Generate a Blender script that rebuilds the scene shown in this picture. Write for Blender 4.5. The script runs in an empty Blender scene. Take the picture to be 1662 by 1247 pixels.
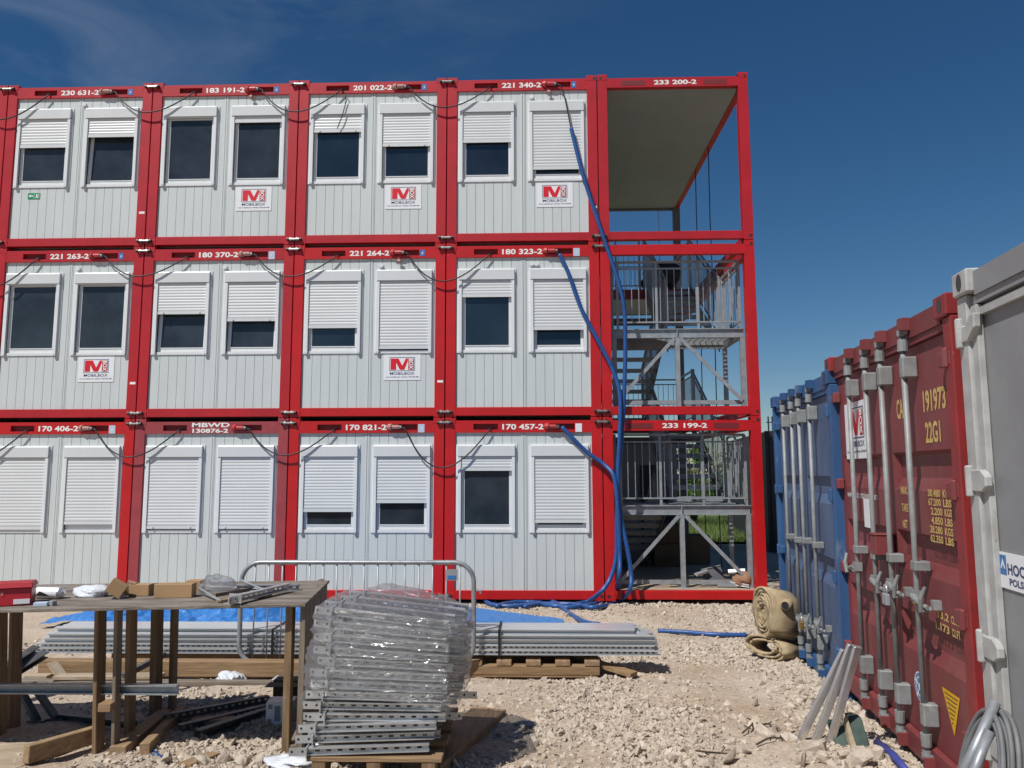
import bpy, bmesh, math, random
import numpy as np
from mathutils import Vector, Matrix, Euler

scene = bpy.context.scene
C = scene.collection
random.seed(7)
rng = np.random.default_rng(11)

# ------------------------------------------------------------------ camera
CAM = Vector((8.753, -11.950, 1.9465))
CR = ((0.99955941, -0.02912349, 0.00572765), (0.02958519, 0.99311623, -0.11333521), (-0.00238751, 0.11345473, 0.99354030))
FPX, PW, PH = 1248.0, 1662, 1247
RIGHT = Vector((CR[0][0], CR[1][0], CR[2][0])); FWD = Vector((CR[0][1], CR[1][1], CR[2][1])); UP = Vector((CR[0][2], CR[1][2], CR[2][2]))
cd = bpy.data.cameras.new('camera'); cam = bpy.data.objects.new('camera', cd); C.objects.link(cam)
cd.sensor_fit = 'HORIZONTAL'; cd.sensor_width = 36.0; cd.lens = 36.0 * FPX / PW
cd.clip_start = 0.05; cd.clip_end = 800
m = Matrix.Identity(4)
for r in range(3):
    m[r][0], m[r][1], m[r][2], m[r][3] = RIGHT[r], UP[r], -FWD[r], CAM[r]
cam.matrix_world = m
scene.camera = cam

# ------------------------------------------------------------------ world, sun, exposure
SUN = Vector((-0.47, -0.55, 1.0)).normalized()
EL = math.asin(SUN.z); ROT = math.atan2(SUN.x, SUN.y)
w = bpy.data.worlds.new('World'); scene.world = w; w.use_nodes = True
nt = w.node_tree; nt.nodes.clear()
def N(tree, t, **kw):
    n = tree.nodes.new(t)
    for k, v in kw.items(): setattr(n, k, v)
    return n
sky = N(nt, 'ShaderNodeTexSky', sky_type='NISHITA', sun_disc=False, sun_elevation=EL, sun_rotation=ROT, altitude=100, air_density=1.0, dust_density=0.08, ozone_density=4.0)
bg = N(nt, 'ShaderNodeBackground'); bg.inputs[1].default_value = 0.064
wo = N(nt, 'ShaderNodeOutputWorld')
tc = N(nt, 'ShaderNodeTexCoord')
mp = N(nt, 'ShaderNodeMapping'); mp.inputs['Rotation'].default_value = (0.0, 0.5, 0.45); mp.inputs['Scale'].default_value = (1.6, 5.0, 6.5)
n1 = N(nt, 'ShaderNodeTexNoise'); n1.inputs['Scale'].default_value = 1.3; n1.inputs['Detail'].default_value = 9; n1.inputs['Roughness'].default_value = 0.58; n1.inputs['Distortion'].default_value = 0.6
n2 = N(nt, 'ShaderNodeTexNoise'); n2.inputs['Scale'].default_value = 1.7; n2.inputs['Detail'].default_value = 3
rp = N(nt, 'ShaderNodeValToRGB'); rp.color_ramp.elements[0].position = 0.44; rp.color_ramp.elements[1].position = 0.80
sx = N(nt, 'ShaderNodeSeparateXYZ')
mk = N(nt, 'ShaderNodeMapRange'); mk.inputs['From Min'].default_value = 0.12; mk.inputs['From Max'].default_value = -0.5
mu = N(nt, 'ShaderNodeMath', operation='MULTIPLY'); mu2 = N(nt, 'ShaderNodeMath', operation='MULTIPLY'); mu2.inputs[1].default_value = 0.30
mx = N(nt, 'ShaderNodeMixRGB'); mx.inputs[2].default_value = (6.0, 6.5, 7.2, 1)
hs = N(nt, 'ShaderNodeHueSaturation'); hs.inputs['Saturation'].default_value = 1.25; hs.inputs['Value'].default_value = 0.80
L = nt.links.new
L(tc.outputs['Generated'], mp.inputs[0]); L(mp.outputs[0], n1.inputs[0]); L(n1.outputs[0], rp.inputs[0])
L(tc.outputs['Generated'], sx.inputs[0]); L(sx.outputs['X'], mk.inputs['Value'])
L(rp.outputs[0], mu.inputs[0]); L(mk.outputs[0], mu.inputs[1]); L(mu.outputs[0], mu2.inputs[0])
L(sky.outputs[0], hs.inputs['Color']); L(hs.outputs[0], mx.inputs[1]); L(mu2.outputs[0], mx.inputs[0])
L(mx.outputs[0], bg.inputs[0]); L(bg.outputs[0], wo.inputs[0])
sl = bpy.data.lights.new('sun', 'SUN'); sl.energy = 4.05; sl.angle = math.radians(0.53); sl.color = (1.0, 0.965, 0.92)
so = bpy.data.objects.new('sun', sl); C.objects.link(so); so.rotation_euler = SUN.to_track_quat('Z', 'Y').to_euler()
scene.view_settings.view_transform = 'Standard'; scene.view_settings.look = 'None'
scene.view_settings.exposure = 0.25; scene.view_settings.gamma = 1.0
scene.cycles.max_bounces = 8; scene.cycles.transparent_max_bounces = 16

# ------------------------------------------------------------------ helpers
def ray(px, py): return RIGHT * ((px - PW / 2) / FPX) + FWD - UP * ((py - PH / 2) / FPX)
def at(px, py, Y):
    d = ray(px, py); return CAM + d * ((Y - CAM.y) / d.y)
def atz(px, py, Z):
    d = ray(px, py); return CAM + d * ((Z - CAM.z) / d.z)
def gz(x, y):
    return -0.05 - 0.042 * y if y < 0 else -0.05 - 0.006 * min(y, 12)
def gnd(px, py):
    d = ray(px, py); t = 3.0
    for _ in range(40):
        p = CAM + d * t; t += (gz(p.x, p.y) - p.z) / d.z
    return CAM + d * t

class MB:
    """collects shapes and links them as ONE mesh object"""
    def __init__(s): s.v = []; s.f = []; s.mi = []; s.m = 0
    def add(s, vs, fs):
        o = len(s.v); s.v += [tuple(p) for p in vs]; s.f += [tuple(i + o for i in f) for f in fs]; s.mi += [s.m] * len(fs)
    def box(s, x0, x1, y0, y1, z0, z1):
        s.add([(x0, y0, z0), (x1, y0, z0), (x1, y1, z0), (x0, y1, z0), (x0, y0, z1), (x1, y0, z1), (x1, y1, z1), (x0, y1, z1)],
              [(0, 3, 2, 1), (4, 5, 6, 7), (0, 1, 5, 4), (1, 2, 6, 5), (2, 3, 7, 6), (3, 0, 4, 7)])
    def hexa(s, p): s.add(p, [(0, 3, 2, 1), (4, 5, 6, 7), (0, 1, 5, 4), (1, 2, 6, 5), (2, 3, 7, 6), (3, 0, 4, 7)])
    def bar(s, a, b, wd, h, up=(0, 0, 1)):
        a = Vector(a); b = Vector(b); d = (b - a).normalized(); u = Vector(up)
        sd = d.cross(u)
        if sd.length < 1e-4: sd = d.cross(Vector((1, 0, 0)))
        sd.normalize(); u = sd.cross(d).normalized(); sd = sd * (wd / 2); u = u * (h / 2)
        s.hexa([a - sd - u, a + sd - u, b + sd - u, b - sd - u, a - sd + u, a + sd + u, b + sd + u, b - sd + u])
    def quad(s, a, b, c, d): s.add([a, b, c, d], [(0, 1, 2, 3)])
    def tube(s, path, r, n=8, cap=True, closed=False):
        P = [Vector(p) for p in path]; k = len(P)
        R = r if isinstance(r, (list, tuple)) else [r] * k
        vs = []; up = None
        for i in range(k):
            if closed: t = P[(i + 1) % k] - P[i - 1]
            else: t = P[min(i + 1, k - 1)] - P[max(i - 1, 0)]
            t.normalize()
            if up is None:
                up = Vector((0, 0, 1)) if abs(t.z) < 0.9 else Vector((1, 0, 0))
            sd = t.cross(up)
            if sd.length < 1e-5: sd = t.orthogonal()
            sd.normalize(); up = sd.cross(t).normalized()
            for j in range(n):
                a = 2 * math.pi * j / n; vs.append(P[i] + sd * (math.cos(a) * R[i]) + up * (math.sin(a) * R[i]))
        fs = []
        for i in range(k if closed else k - 1):
            for j in range(n):
                i2 = (i + 1) % k
                fs.append((i * n + j, i2 * n + j, i2 * n + (j + 1) % n, i * n + (j + 1) % n))
        if cap and not closed:
            fs.append(tuple(range(n))); fs.append(tuple((k - 1) * n + j for j in reversed(range(n))))
        s.add(vs, fs)
    def disc(s, c, nrm, r, n=16, r2=None, dz=0):
        c = Vector(c); q = Vector(nrm).normalized(); a = q.orthogonal().normalized(); b = q.cross(a)
        s.add([c + a * (r * math.cos(2 * math.pi * i / n)) + b * (r * math.sin(2 * math.pi * i / n)) for i in range(n)], [tuple(range(n))])
    def prism(s, prof, o, ax, ay, az, ln):
        """2D profile (x,y) placed at o along ax, ay and extruded ln along az"""
        o = Vector(o); ax = Vector(ax); ay = Vector(ay); az = Vector(az); n = len(prof)
        a = [o + ax * p[0] + ay * p[1] for p in prof]; b = [p + az * ln for p in a]
        s.add(a + b, [tuple(range(n)), tuple(range(2 * n - 1, n - 1, -1))] + [(i, i + n, (i + 1) % n + n, (i + 1) % n) for i in range(n)])
    def text(s, txt, o, ux, uz, wd, h):
        vs, fs = TXT(txt); o = Vector(o); ux = Vector(ux); uz = Vector(uz)
        s.add([o + ux * (p[0] * wd) + uz * (p[1] * h) for p in vs], fs)
    def build(s, name, mats, parent=None, bevel=0, smooth=False, recalc=True):
        me = bpy.data.meshes.new(name); me.from_pydata(s.v, [], s.f)
        if not isinstance(mats, (list, tuple)): mats = [mats]
        for q in mats: me.materials.append(q)
        if len(mats) > 1: me.polygons.foreach_set('material_index', s.mi)
        if recalc or bevel:
            bm = bmesh.new(); bm.from_mesh(me)
            bmesh.ops.recalc_face_normals(bm, faces=bm.faces)
            if bevel: bmesh.ops.bevel(bm, geom=list(bm.edges), offset=bevel, segments=1, affect='EDGES', clamp_overlap=True)
            bm.to_mesh(me); bm.free()
        if smooth: me.polygons.foreach_set('use_smooth', [True] * len(me.polygons))
        me.update()
        o = bpy.data.objects.new(name, me); C.objects.link(o)
        if parent: o.parent = parent
        return o

def tag(o, label=None, cat=None, group=None, kind=None):
    if label: o['label'] = label
    if cat: o['category'] = cat
    if group: o['group'] = group
    if kind: o['kind'] = kind
    return o
def empty(name, loc=(0, 0, 0), rz=0.0, label=None, cat=None, group=None):
    o = bpy.data.objects.new(name, None); o.empty_display_size = 0.1; C.objects.link(o); o.location = loc; o.rotation_euler = (0, 0, rz)
    return tag(o, label, cat, group)
def inst(src, parent=None, name=None):
    c = src.copy(); C.objects.link(c); c.parent = parent
    return c

# text outlines from Blender's built in font, normalised to a unit box
_txt = {}
def TXT(t, off=None):
    if t in _txt: return _txt[t]
    bold = off if off is not None else (0.030 if any(c.isdigit() for c in t) or t.isupper() else 0.0)
    cu = bpy.data.curves.new('lettering', 'FONT'); cu.body = t; cu.offset = bold; cu.resolution_u = 3
    ob = bpy.data.objects.new('lettering', cu); C.objects.link(ob)
    dg = bpy.context.evaluated_depsgraph_get(); dg.update()
    me = bpy.data.meshes.new_from_object(ob.evaluated_get(dg))
    v = [(p.co.x, p.co.y) for p in me.vertices]; f = [tuple(q.vertices) for q in me.polygons]
    x0 = min(p[0] for p in v); x1 = max(p[0] for p in v); y0 = min(p[1] for p in v); y1 = max(p[1] for p in v)
    v = [((p[0] - x0) / (x1 - x0), (p[1] - y0) / (y1 - y0)) for p in v]
    bpy.data.objects.remove(ob); bpy.data.meshes.remove(me); bpy.data.curves.remove(cu)
    _txt[t] = (v, f); return _txt[t]
TXT('MOBILBOX', 0.004)
for _t in ["230 631-2", "183 191-2", "201 022-2", "221 340-2", "233 200-2", "221 263-2", "180 370-2", "221 264-2", "180 323-2", "170 406-2", "MBWD", "130876-2",
           "170 821-2", "170 457-2", "233 199-2", "MOBILBOX", "www.mobilbox.pl  infolinia: 783 800 800", "BOX", "CA", "191973", "22G1", "MAX. GR", "TARE", "NET", "30.480  KGS", "67.200  LBS",
           "2.200  KGS", "4.850  LBS", "28.280  KGS", "62.350  LBS", "CU.CAP.", "33.2  CU.M.", "1.173  CU.FT.", "www.caicontainers.com", "HOCHTIEF", "POLSKA", "HILTI"]: TXT(_t)

# value noise
def vnoise(x, y, seed=0):
    r = np.random.default_rng(seed).random((256, 256))
    xi = np.floor(x).astype(int); yi = np.floor(y).astype(int); fx = x - xi; fy = y - yi
    fx = fx * fx * (3 - 2 * fx); fy = fy * fy * (3 - 2 * fy)
    g = lambda a, b: r[a % 256, b % 256]
    return (g(xi, yi) * (1 - fx) + g(xi + 1, yi) * fx) * (1 - fy) + (g(xi, yi + 1) * (1 - fx) + g(xi + 1, yi + 1) * fx) * fy
def fbm(x, y, seed=0, oct=4):
    s = 0; a = 0.5
    for o in range(oct): s = s + a * vnoise(x * 2 ** o, y * 2 ** o, seed + o); a *= 0.5
    return s / (1 - 0.5 ** oct)

# ------------------------------------------------------------------ materials
def mat(name, col, rough=0.5, metal=0.0, var=0.0, vscale=6.0, var2=None, stretch=(1, 1, 1), bump=0.0, bscale=40.0, ior=1.5, rvar=0.0, detail=5.0, lo=0.35, hi=0.65):
    M = bpy.data.materials.new(name); M.use_nodes = True; t = M.node_tree; b = t.nodes['Principled BSDF']
    b.inputs['Base Color'].default_value = (*col, 1); b.inputs['Roughness'].default_value = rough; b.inputs['Metallic'].default_value = metal; b.inputs['IOR'].default_value = ior
    lk = t.links.new
    if var or var2 or bump or rvar:
        c = N(t, 'ShaderNodeTexCoord'); mpn = N(t, 'ShaderNodeMapping'); mpn.inputs['Scale'].default_value = stretch; lk(c.outputs['Object'], mpn.inputs[0])
        inf = N(t, 'ShaderNodeObjectInfo'); ad = N(t, 'ShaderNodeVectorMath', operation='MULTIPLY_ADD'); ad.inputs[1].default_value = (1, 1, 1)
        sc = N(t, 'ShaderNodeMath', operation='MULTIPLY'); sc.inputs[1].default_value = 37.0; lk(inf.outputs['Random'], sc.inputs[0]); lk(mpn.outputs[0], ad.inputs[0]); lk(sc.outputs[0], ad.inputs[2])
    if var or var2:
        n = N(t, 'ShaderNodeTexNoise'); n.inputs['Scale'].default_value = vscale; n.inputs['Detail'].default_value = detail; n.inputs['Roughness'].default_value = 0.6; lk(ad.outputs[0], n.inputs[0])
        r = N(t, 'ShaderNodeValToRGB'); r.color_ramp.elements[0].position = lo; r.color_ramp.elements[1].position = hi
        lo_c = var2 if var2 else tuple(x * (1 - var) for x in col)
        r.color_ramp.elements[0].color = (*lo_c, 1); r.color_ramp.elements[1].color = (*col, 1); lk(n.outputs[0], r.inputs[0]); lk(r.outputs[0], b.inputs['Base Color'])
        if rvar:
            rr = N(t, 'ShaderNodeMapRange'); rr.inputs['To Min'].default_value = rough - rvar; rr.inputs['To Max'].default_value = rough + rvar; lk(n.outputs[0], rr.inputs['Value']); lk(rr.outputs[0], b.inputs['Roughness'])
    if bump:
        n3 = N(t, 'ShaderNodeTexNoise'); n3.inputs['Scale'].default_value = bscale; n3.inputs['Detail'].default_value = 4; lk(ad.outputs[0], n3.inputs[0])
        bp = N(t, 'ShaderNodeBump'); bp.inputs['Strength'].default_value = bump; bp.inputs['Distance'].default_value = 0.01; lk(n3.outputs[0], bp.inputs['Height']); lk(bp.outputs[0], b.inputs['Normal'])
    return M
RED_A = mat('red_paint', (0.44, 0.011, 0.018), 0.42, var=0.16, vscale=3.0, bump=0.05, bscale=9)
RED_B = mat('red_paint_bright', (0.50, 0.008, 0.010), 0.40, var=0.14, vscale=3.0, bump=0.05, bscale=9)
RED_C = mat('red_paint_faded', (0.33, 0.045, 0.055), 0.55, var=0.18, vscale=4.0, bump=0.05, bscale=9)
PANEL = mat('panel_paint', (0.56, 0.60, 0.59), 0.42, var=0.07, vscale=1.6, stretch=(3, 1, 0.5), bump=0.06, bscale=4)
CABIN = mat('cabin_side', (0.5, 0.52, 0.52), 0.5, var=0.1, vscale=2)
WHITE = mat('white_plastic', (0.70, 0.72, 0.72), 0.35, var=0.05, vscale=3)
SHUT = mat('shutter_plastic', (0.61, 0.63, 0.63), 0.4, var=0.05, vscale=2)
GLASS = mat('window_glass', (0.016, 0.024, 0.034), 0.04, var=0.5, vscale=1.2, ior=1.75, bump=0.02, bscale=1.5)
GLASS2 = mat('window_glass_haze_tint', (0.036, 0.046, 0.056), 0.09, var=0.4, vscale=2.2, ior=1.5, bump=0.03, bscale=1.2)  # base colour lifted to stand in for reflection and haze
GLASS3 = mat('window_glass_ground_floor', (0.028, 0.040, 0.055), 0.08, var=0.55, vscale=1.6, ior=1.28, bump=0.03, bscale=1.2)
DARK = mat('dark_recess', (0.03, 0.012, 0.012), 0.7)
SLOTRED = mat('slot_red', (0.16, 0.012, 0.014), 0.6)
BLACK = mat('black_rubber', (0.012, 0.012, 0.013), 0.5)
LETTER = mat('white_lettering', (0.82, 0.82, 0.78), 0.5, var=0.1, vscale=30)
BLUEST = mat('blue_sticker', (0.04, 0.16, 0.42), 0.4)
PALEST = mat('pale_sticker', (0.45, 0.55, 0.66), 0.4)
GREEN = mat('green_sign', (0.0, 0.25, 0.11), 0.4)
SIGNW = mat('sign_board', (0.76, 0.77, 0.78), 0.4, var=0.05)
SIGNR = mat('sign_red', (0.62, 0.006, 0.018), 0.45)
SIGND = mat('sign_dark_red', (0.40, 0.006, 0.018), 0.45)
SIGNB = mat('sign_blue', (0.03, 0.05, 0.14), 0.5)
CLAMP = mat('clamp_steel', (0.36, 0.34, 0.32), 0.35, 0.7, var=0.4, vscale=30)
GALV = mat('galvanised_steel', (0.36, 0.38, 0.40), 0.45, 0.4, var=0.28, vscale=14, bump=0.05, bscale=60, rvar=0.1)
BUND = mat('channel_zinc', (0.66, 0.685, 0.70), 0.3, 0.4, var=0.2, vscale=5, stretch=(0.3, 6, 6), bump=0.03, bscale=25)
GALVB = mat('bright_zinc', (0.58, 0.60, 0.61), 0.33, 0.62, var=0.2, vscale=9, bump=0.06, bscale=25, rvar=0.1)
ALU = mat('aluminium', (0.68, 0.69, 0.70), 0.34, 0.8, var=0.15, vscale=8, bump=0.03, bscale=40)
DSTEEL = mat('dull_steel', (0.13, 0.135, 0.14), 0.55, 0.4, var=0.4, vscale=12)
STEEL = mat('stair_steel', (0.36, 0.385, 0.40), 0.5, 0.35, var=0.25, vscale=10, bump=0.05, bscale=60)
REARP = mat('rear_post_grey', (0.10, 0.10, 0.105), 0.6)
HOSE = mat('blue_conduit', (0.016, 0.080, 0.27), 0.42, var=0.25, vscale=12)
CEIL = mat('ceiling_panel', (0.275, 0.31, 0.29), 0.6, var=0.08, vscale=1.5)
def woodm(name, a, b, st): return mat(name, a, 0.75, var2=b, vscale=3.2, stretch=st, bump=0.35, bscale=9, detail=8, lo=0.3, hi=0.7)
WOODX = woodm('wood_along_x', (0.34, 0.225, 0.12), (0.18, 0.105, 0.05), (0.9, 12, 12))
WOODY = woodm('wood_along_y', (0.35, 0.24, 0.135), (0.20, 0.12, 0.06), (12, 0.9, 12))
WOODZ = woodm('wood_along_z', (0.28, 0.185, 0.10), (0.135, 0.08, 0.04), (12, 12, 0.9))
WOODG = woodm('weathered_wood', (0.25, 0.21, 0.165), (0.10, 0.078, 0.058), (0.8, 7, 7))
WOODGZ = woodm('weathered_upright', (0.26, 0.21, 0.155), (0.12, 0.09, 0.062), (12, 12, 0.9))
PLYT = mat('table_plywood', (0.25, 0.215, 0.18), 0.8, var2=(0.11, 0.09, 0.07), vscale=2.6, stretch=(1.0, 4.5, 6), bump=0.5, bscale=18, detail=9, lo=0.36, hi=0.62)
PLY = mat('pale_plywood', (0.44, 0.36, 0.26), 0.8, var2=(0.28, 0.21, 0.14), vscale=2.5, stretch=(1.5, 6, 6), bump=0.2, bscale=15)
CARD = mat('cardboard', (0.40, 0.25, 0.125), 0.8, var=0.15, vscale=5, bump=0.06, bscale=20)
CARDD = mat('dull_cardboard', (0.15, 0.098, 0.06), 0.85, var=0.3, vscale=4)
TARP = mat('blue_tarp', (0.028, 0.20, 0.54), 0.4, var2=(0.014, 0.12, 0.38), vscale=14, bump=1.0, bscale=45)
HOSEB = mat('canvas_hose', (0.42, 0.33, 0.20), 0.85, var2=(0.27, 0.20, 0.115), vscale=7, bump=0.3, bscale=70)
STONE = mat('limestone', (0.55, 0.475, 0.39), 0.92, var2=(0.42, 0.355, 0.285), vscale=11, bump=0.4, bscale=60)
CBLUE = mat('container_blue', (0.032, 0.105, 0.25), 0.5, var2=(0.022, 0.065, 0.16), vscale=3, stretch=(1, 1, 0.4), bump=0.1, bscale=6)
CBLUE2 = mat('container_blue_door', (0.075, 0.12, 0.215), 0.55, var2=(0.042, 0.075, 0.15), vscale=3, stretch=(1, 1, 0.4), bump=0.1, bscale=6)
CRED = mat('container_red', (0.200, 0.040, 0.042), 0.55, var2=(0.155, 0.030, 0.031), vscale=2.2, stretch=(1, 1, 0.5), bump=0.1, bscale=6)
CREDP = mat('container_red_post', (0.27, 0.022, 0.024), 0.5, var2=(0.20, 0.022, 0.02), vscale=5, bump=0.12, bscale=10)
CGREY = mat('container_grey', (0.245, 0.25, 0.255), 0.5, var2=(0.21, 0.213, 0.218), vscale=3, bump=0.12, bscale=14)
CWHITE = mat('container_white', (0.43, 0.435, 0.42), 0.5, var2=(0.33, 0.325, 0.31), vscale=8, bump=0.15, bscale=12)
RODM = mat('rod_paint', (0.255, 0.27, 0.272), 0.5, 0.05, var2=(0.19, 0.195, 0.19), vscale=10, bump=0.1, bscale=30)
RUST = mat('rust', (0.20, 0.085, 0.04), 0.9, var=0.5, vscale=20)
YEL = mat('yellow_lettering', (0.60, 0.42, 0.14), 0.6, var=0.2, vscale=25)
YELS = mat('yellow_sticker', (0.66, 0.36, 0.0), 0.5)
GASKET = mat('door_gasket', (0.05, 0.045, 0.045), 0.7)
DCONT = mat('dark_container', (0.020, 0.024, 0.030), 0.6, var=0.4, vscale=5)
LEAF = mat('leaf', (0.075, 0.14, 0.028), 0.55, var2=(0.035, 0.085, 0.015), vscale=2.5)
GRASSM = mat('grass_blades', (0.13, 0.18, 0.045), 0.7, var2=(0.07, 0.12, 0.025), vscale=1.2)
BARK = mat('bark', (0.08, 0.06, 0.04), 0.9, var=0.4, vscale=10)
PURPLE = mat('violet_pipe', (0.045, 0.055, 0.25), 0.5, var=0.2, vscale=6)
GREYP = mat('grey_plastic', (0.27, 0.28, 0.29), 0.5, var=0.15, vscale=6)
GBOX = mat('green_pad', (0.05, 0.085, 0.07), 0.7, var=0.4, vscale=15)
CASE = mat('tool_case_red', (0.40, 0.012, 0.022), 0.42, var=0.1, vscale=5)
BAG = mat('black_bag', (0.012, 0.012, 0.014), 0.6, bump=0.4, bscale=6)

t = STONE.node_tree; b = t.nodes['Principled BSDF']; src = b.inputs['Base Color'].links[0].from_socket
ge = N(t, 'ShaderNodeNewGeometry'); rr_ = N(t, 'ShaderNodeValToRGB'); mq = N(t, 'ShaderNodeMixRGB', blend_type='MULTIPLY'); mq.inputs[0].default_value = 1
for p_, c_ in ((0.0, (0.78, 0.765, 0.75, 1)), (1.0, (1.03, 1.02, 1.0, 1))): rr_.color_ramp.elements[int(p_)].color = c_
t.links.new(ge.outputs['Random Per Island'], rr_.inputs[0]); t.links.new(src, mq.inputs[1]); t.links.new(rr_.outputs[0], mq.inputs[2]); t.links.new(mq.outputs[0], b.inputs['Base Color'])
# ground material
GM = bpy.data.materials.new('dirt'); GM.use_nodes = True; t = GM.node_tree; b = t.nodes['Principled BSDF']; b.inputs['Roughness'].default_value = 0.95; b.inputs['Specular IOR Level'].default_value = 0.2
c = N(t, 'ShaderNodeTexCoord')
a1 = N(t, 'ShaderNodeTexNoise'); a1.inputs['Scale'].default_value = 0.9; a1.inputs['Detail'].default_value = 7
a2 = N(t, 'ShaderNodeTexNoise'); a2.inputs['Scale'].default_value = 26; a2.inputs['Detail'].default_value = 6; a2.inputs['Roughness'].default_value = 0.7
r1 = N(t, 'ShaderNodeValToRGB'); r1.color_ramp.elements[0].position = 0.34; r1.color_ramp.elements[1].position = 0.66
r1.color_ramp.elements[0].color = (0.43, 0.34, 0.25, 1); r1.color_ramp.elements[1].color = (0.53, 0.45, 0.365, 1)
r2 = N(t, 'ShaderNodeValToRGB'); r2.color_ramp.elements[0].position = 0.33; r2.color_ramp.elements[1].position = 0.6
r2.color_ramp.elements[0].color = (0.66, 0.63, 0.60, 1); r2.color_ramp.elements[1].color = (1, 1, 1, 1)
mm = N(t, 'ShaderNodeMixRGB', blend_type='MULTIPLY'); mm.inputs[0].default_value = 1
vo = N(t, 'ShaderNodeTexVoronoi'); vo.inputs['Scale'].default_value = 55
bpn = N(t, 'ShaderNodeBump'); bpn.inputs['Strength'].default_value = 0.7; bpn.inputs['Distance'].default_value = 0.012
bp2 = N(t, 'ShaderNodeBump'); bp2.inputs['Strength'].default_value = 0.35; bp2.inputs['Distance'].default_value = 0.01
k = t.links.new
for q in (a1, a2, vo): k(c.outputs['Object'], q.inputs[0])
k(a1.outputs[0], r1.inputs[0]); k(a2.outputs[0], r2.inputs[0]); k(r1.outputs[0], mm.inputs[1]); k(r2.outputs[0], mm.inputs[2]); k(mm.outputs[0], b.inputs['Base Color'])
k(a2.outputs[0], bpn.inputs['Height']); k(vo.outputs['Distance'], bp2.inputs['Height']); k(bpn.outputs[0], bp2.inputs['Normal']); k(bp2.outputs[0], b.inputs['Normal'])

def weather(M, col, scale=7.0, thr=0.66, soft=0.03, stretch=(1, 1, 1), rough=0.8):
    """chips, scuffs and streaks of another colour laid over a paint"""
    t = M.node_tree; b = t.nodes['Principled BSDF']; lk = t.links.new
    c = N(t, 'ShaderNodeTexCoord'); mp_ = N(t, 'ShaderNodeMapping'); mp_.inputs['Scale'].default_value = stretch
    inf = N(t, 'ShaderNodeObjectInfo'); sc = N(t, 'ShaderNodeMath', operation='MULTIPLY'); sc.inputs[1].default_value = 53.0; ad = N(t, 'ShaderNodeVectorMath', operation='ADD')
    n = N(t, 'ShaderNodeTexNoise'); n.inputs['Scale'].default_value = scale; n.inputs['Detail'].default_value = 9; n.inputs['Roughness'].default_value = 0.68
    r = N(t, 'ShaderNodeMapRange'); r.inputs['From Min'].default_value = thr; r.inputs['From Max'].default_value = thr + soft; m = N(t, 'ShaderNodeMixRGB'); m.inputs[2].default_value = (*col, 1)
    lk(c.outputs['Object'], mp_.inputs[0]); lk(mp_.outputs[0], ad.inputs[0]); lk(inf.outputs['Random'], sc.inputs[0]); lk(sc.outputs[0], ad.inputs[1]); lk(ad.outputs[0], n.inputs[0]); lk(n.outputs[0], r.inputs['Value']); lk(r.outputs[0], m.inputs[0])
    src = b.inputs['Base Color']
    if src.links: lk(src.links[0].from_socket, m.inputs[1])
    else: m.inputs[1].default_value = src.default_value
    lk(m.outputs[0], b.inputs['Base Color'])
for M_ in (CBLUE, CBLUE2): weather(M_, (0.20, 0.235, 0.29), 5, 0.60, 0.12, (1, 1, 0.35)); weather(M_, (0.34, 0.36, 0.38), 16, 0.70, 0.03); weather(M_, (0.10, 0.05, 0.03), 11, 0.70, 0.03, (1, 1, 0.4))
weather(CRED, (0.19, 0.066, 0.062), 3.5, 0.52, 0.2, (1, 1, 0.3)); weather(CRED, (0.11, 0.035, 0.028), 9, 0.66, 0.05, (1, 1, 0.35)); weather(CREDP, (0.24, 0.085, 0.06), 14, 0.66, 0.05); weather(CREDP, (0.14, 0.05, 0.03), 18, 0.70, 0.03)
weather(CWHITE, (0.22, 0.19, 0.16), 13, 0.66, 0.04, (1, 1, 0.5)); weather(CWHITE, (0.16, 0.09, 0.05), 24, 0.72, 0.03); weather(CGREY, (0.27, 0.27, 0.27), 4, 0.55, 0.25, (1, 1, 0.4)); weather(CGREY, (0.14, 0.135, 0.13), 22, 0.71, 0.03)
for M_ in (RED_A, RED_B, RED_C): weather(M_, (0.40, 0.10, 0.09), 10, 0.70, 0.05); weather(M_, (0.55, 0.36, 0.32), 26, 0.765, 0.02)
weather(PANEL, (0.43, 0.46, 0.45), 3.0, 0.60, 0.2, (5, 1, 0.25)); weather(PANEL, (0.40, 0.41, 0.38), 30, 0.75, 0.03)
weather(PLYT, (0.08, 0.065, 0.05), 7, 0.60, 0.05, (1, 2, 1)); weather(PLYT, (0.36, 0.33, 0.28), 9, 0.66, 0.05, (1, 2.5, 1))
for M_ in (WOODX, WOODY, WOODZ): weather(M_, (0.07, 0.05, 0.035), 8, 0.66, 0.04); weather(M_, (0.30, 0.26, 0.20), 10, 0.64, 0.12)
weather(HOSE, (0.16, 0.17, 0.19), 20, 0.66, 0.1); weather(RODM, (0.20, 0.11, 0.06), 22, 0.68, 0.04, (1, 1, 0.4)); weather(RODM, (0.32, 0.32, 0.31), 14, 0.62, 0.1)
weather(CARD, (0.30, 0.19, 0.10), 9, 0.6, 0.1); weather(WHITE, (0.58, 0.58, 0.55), 12, 0.66, 0.12)
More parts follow.
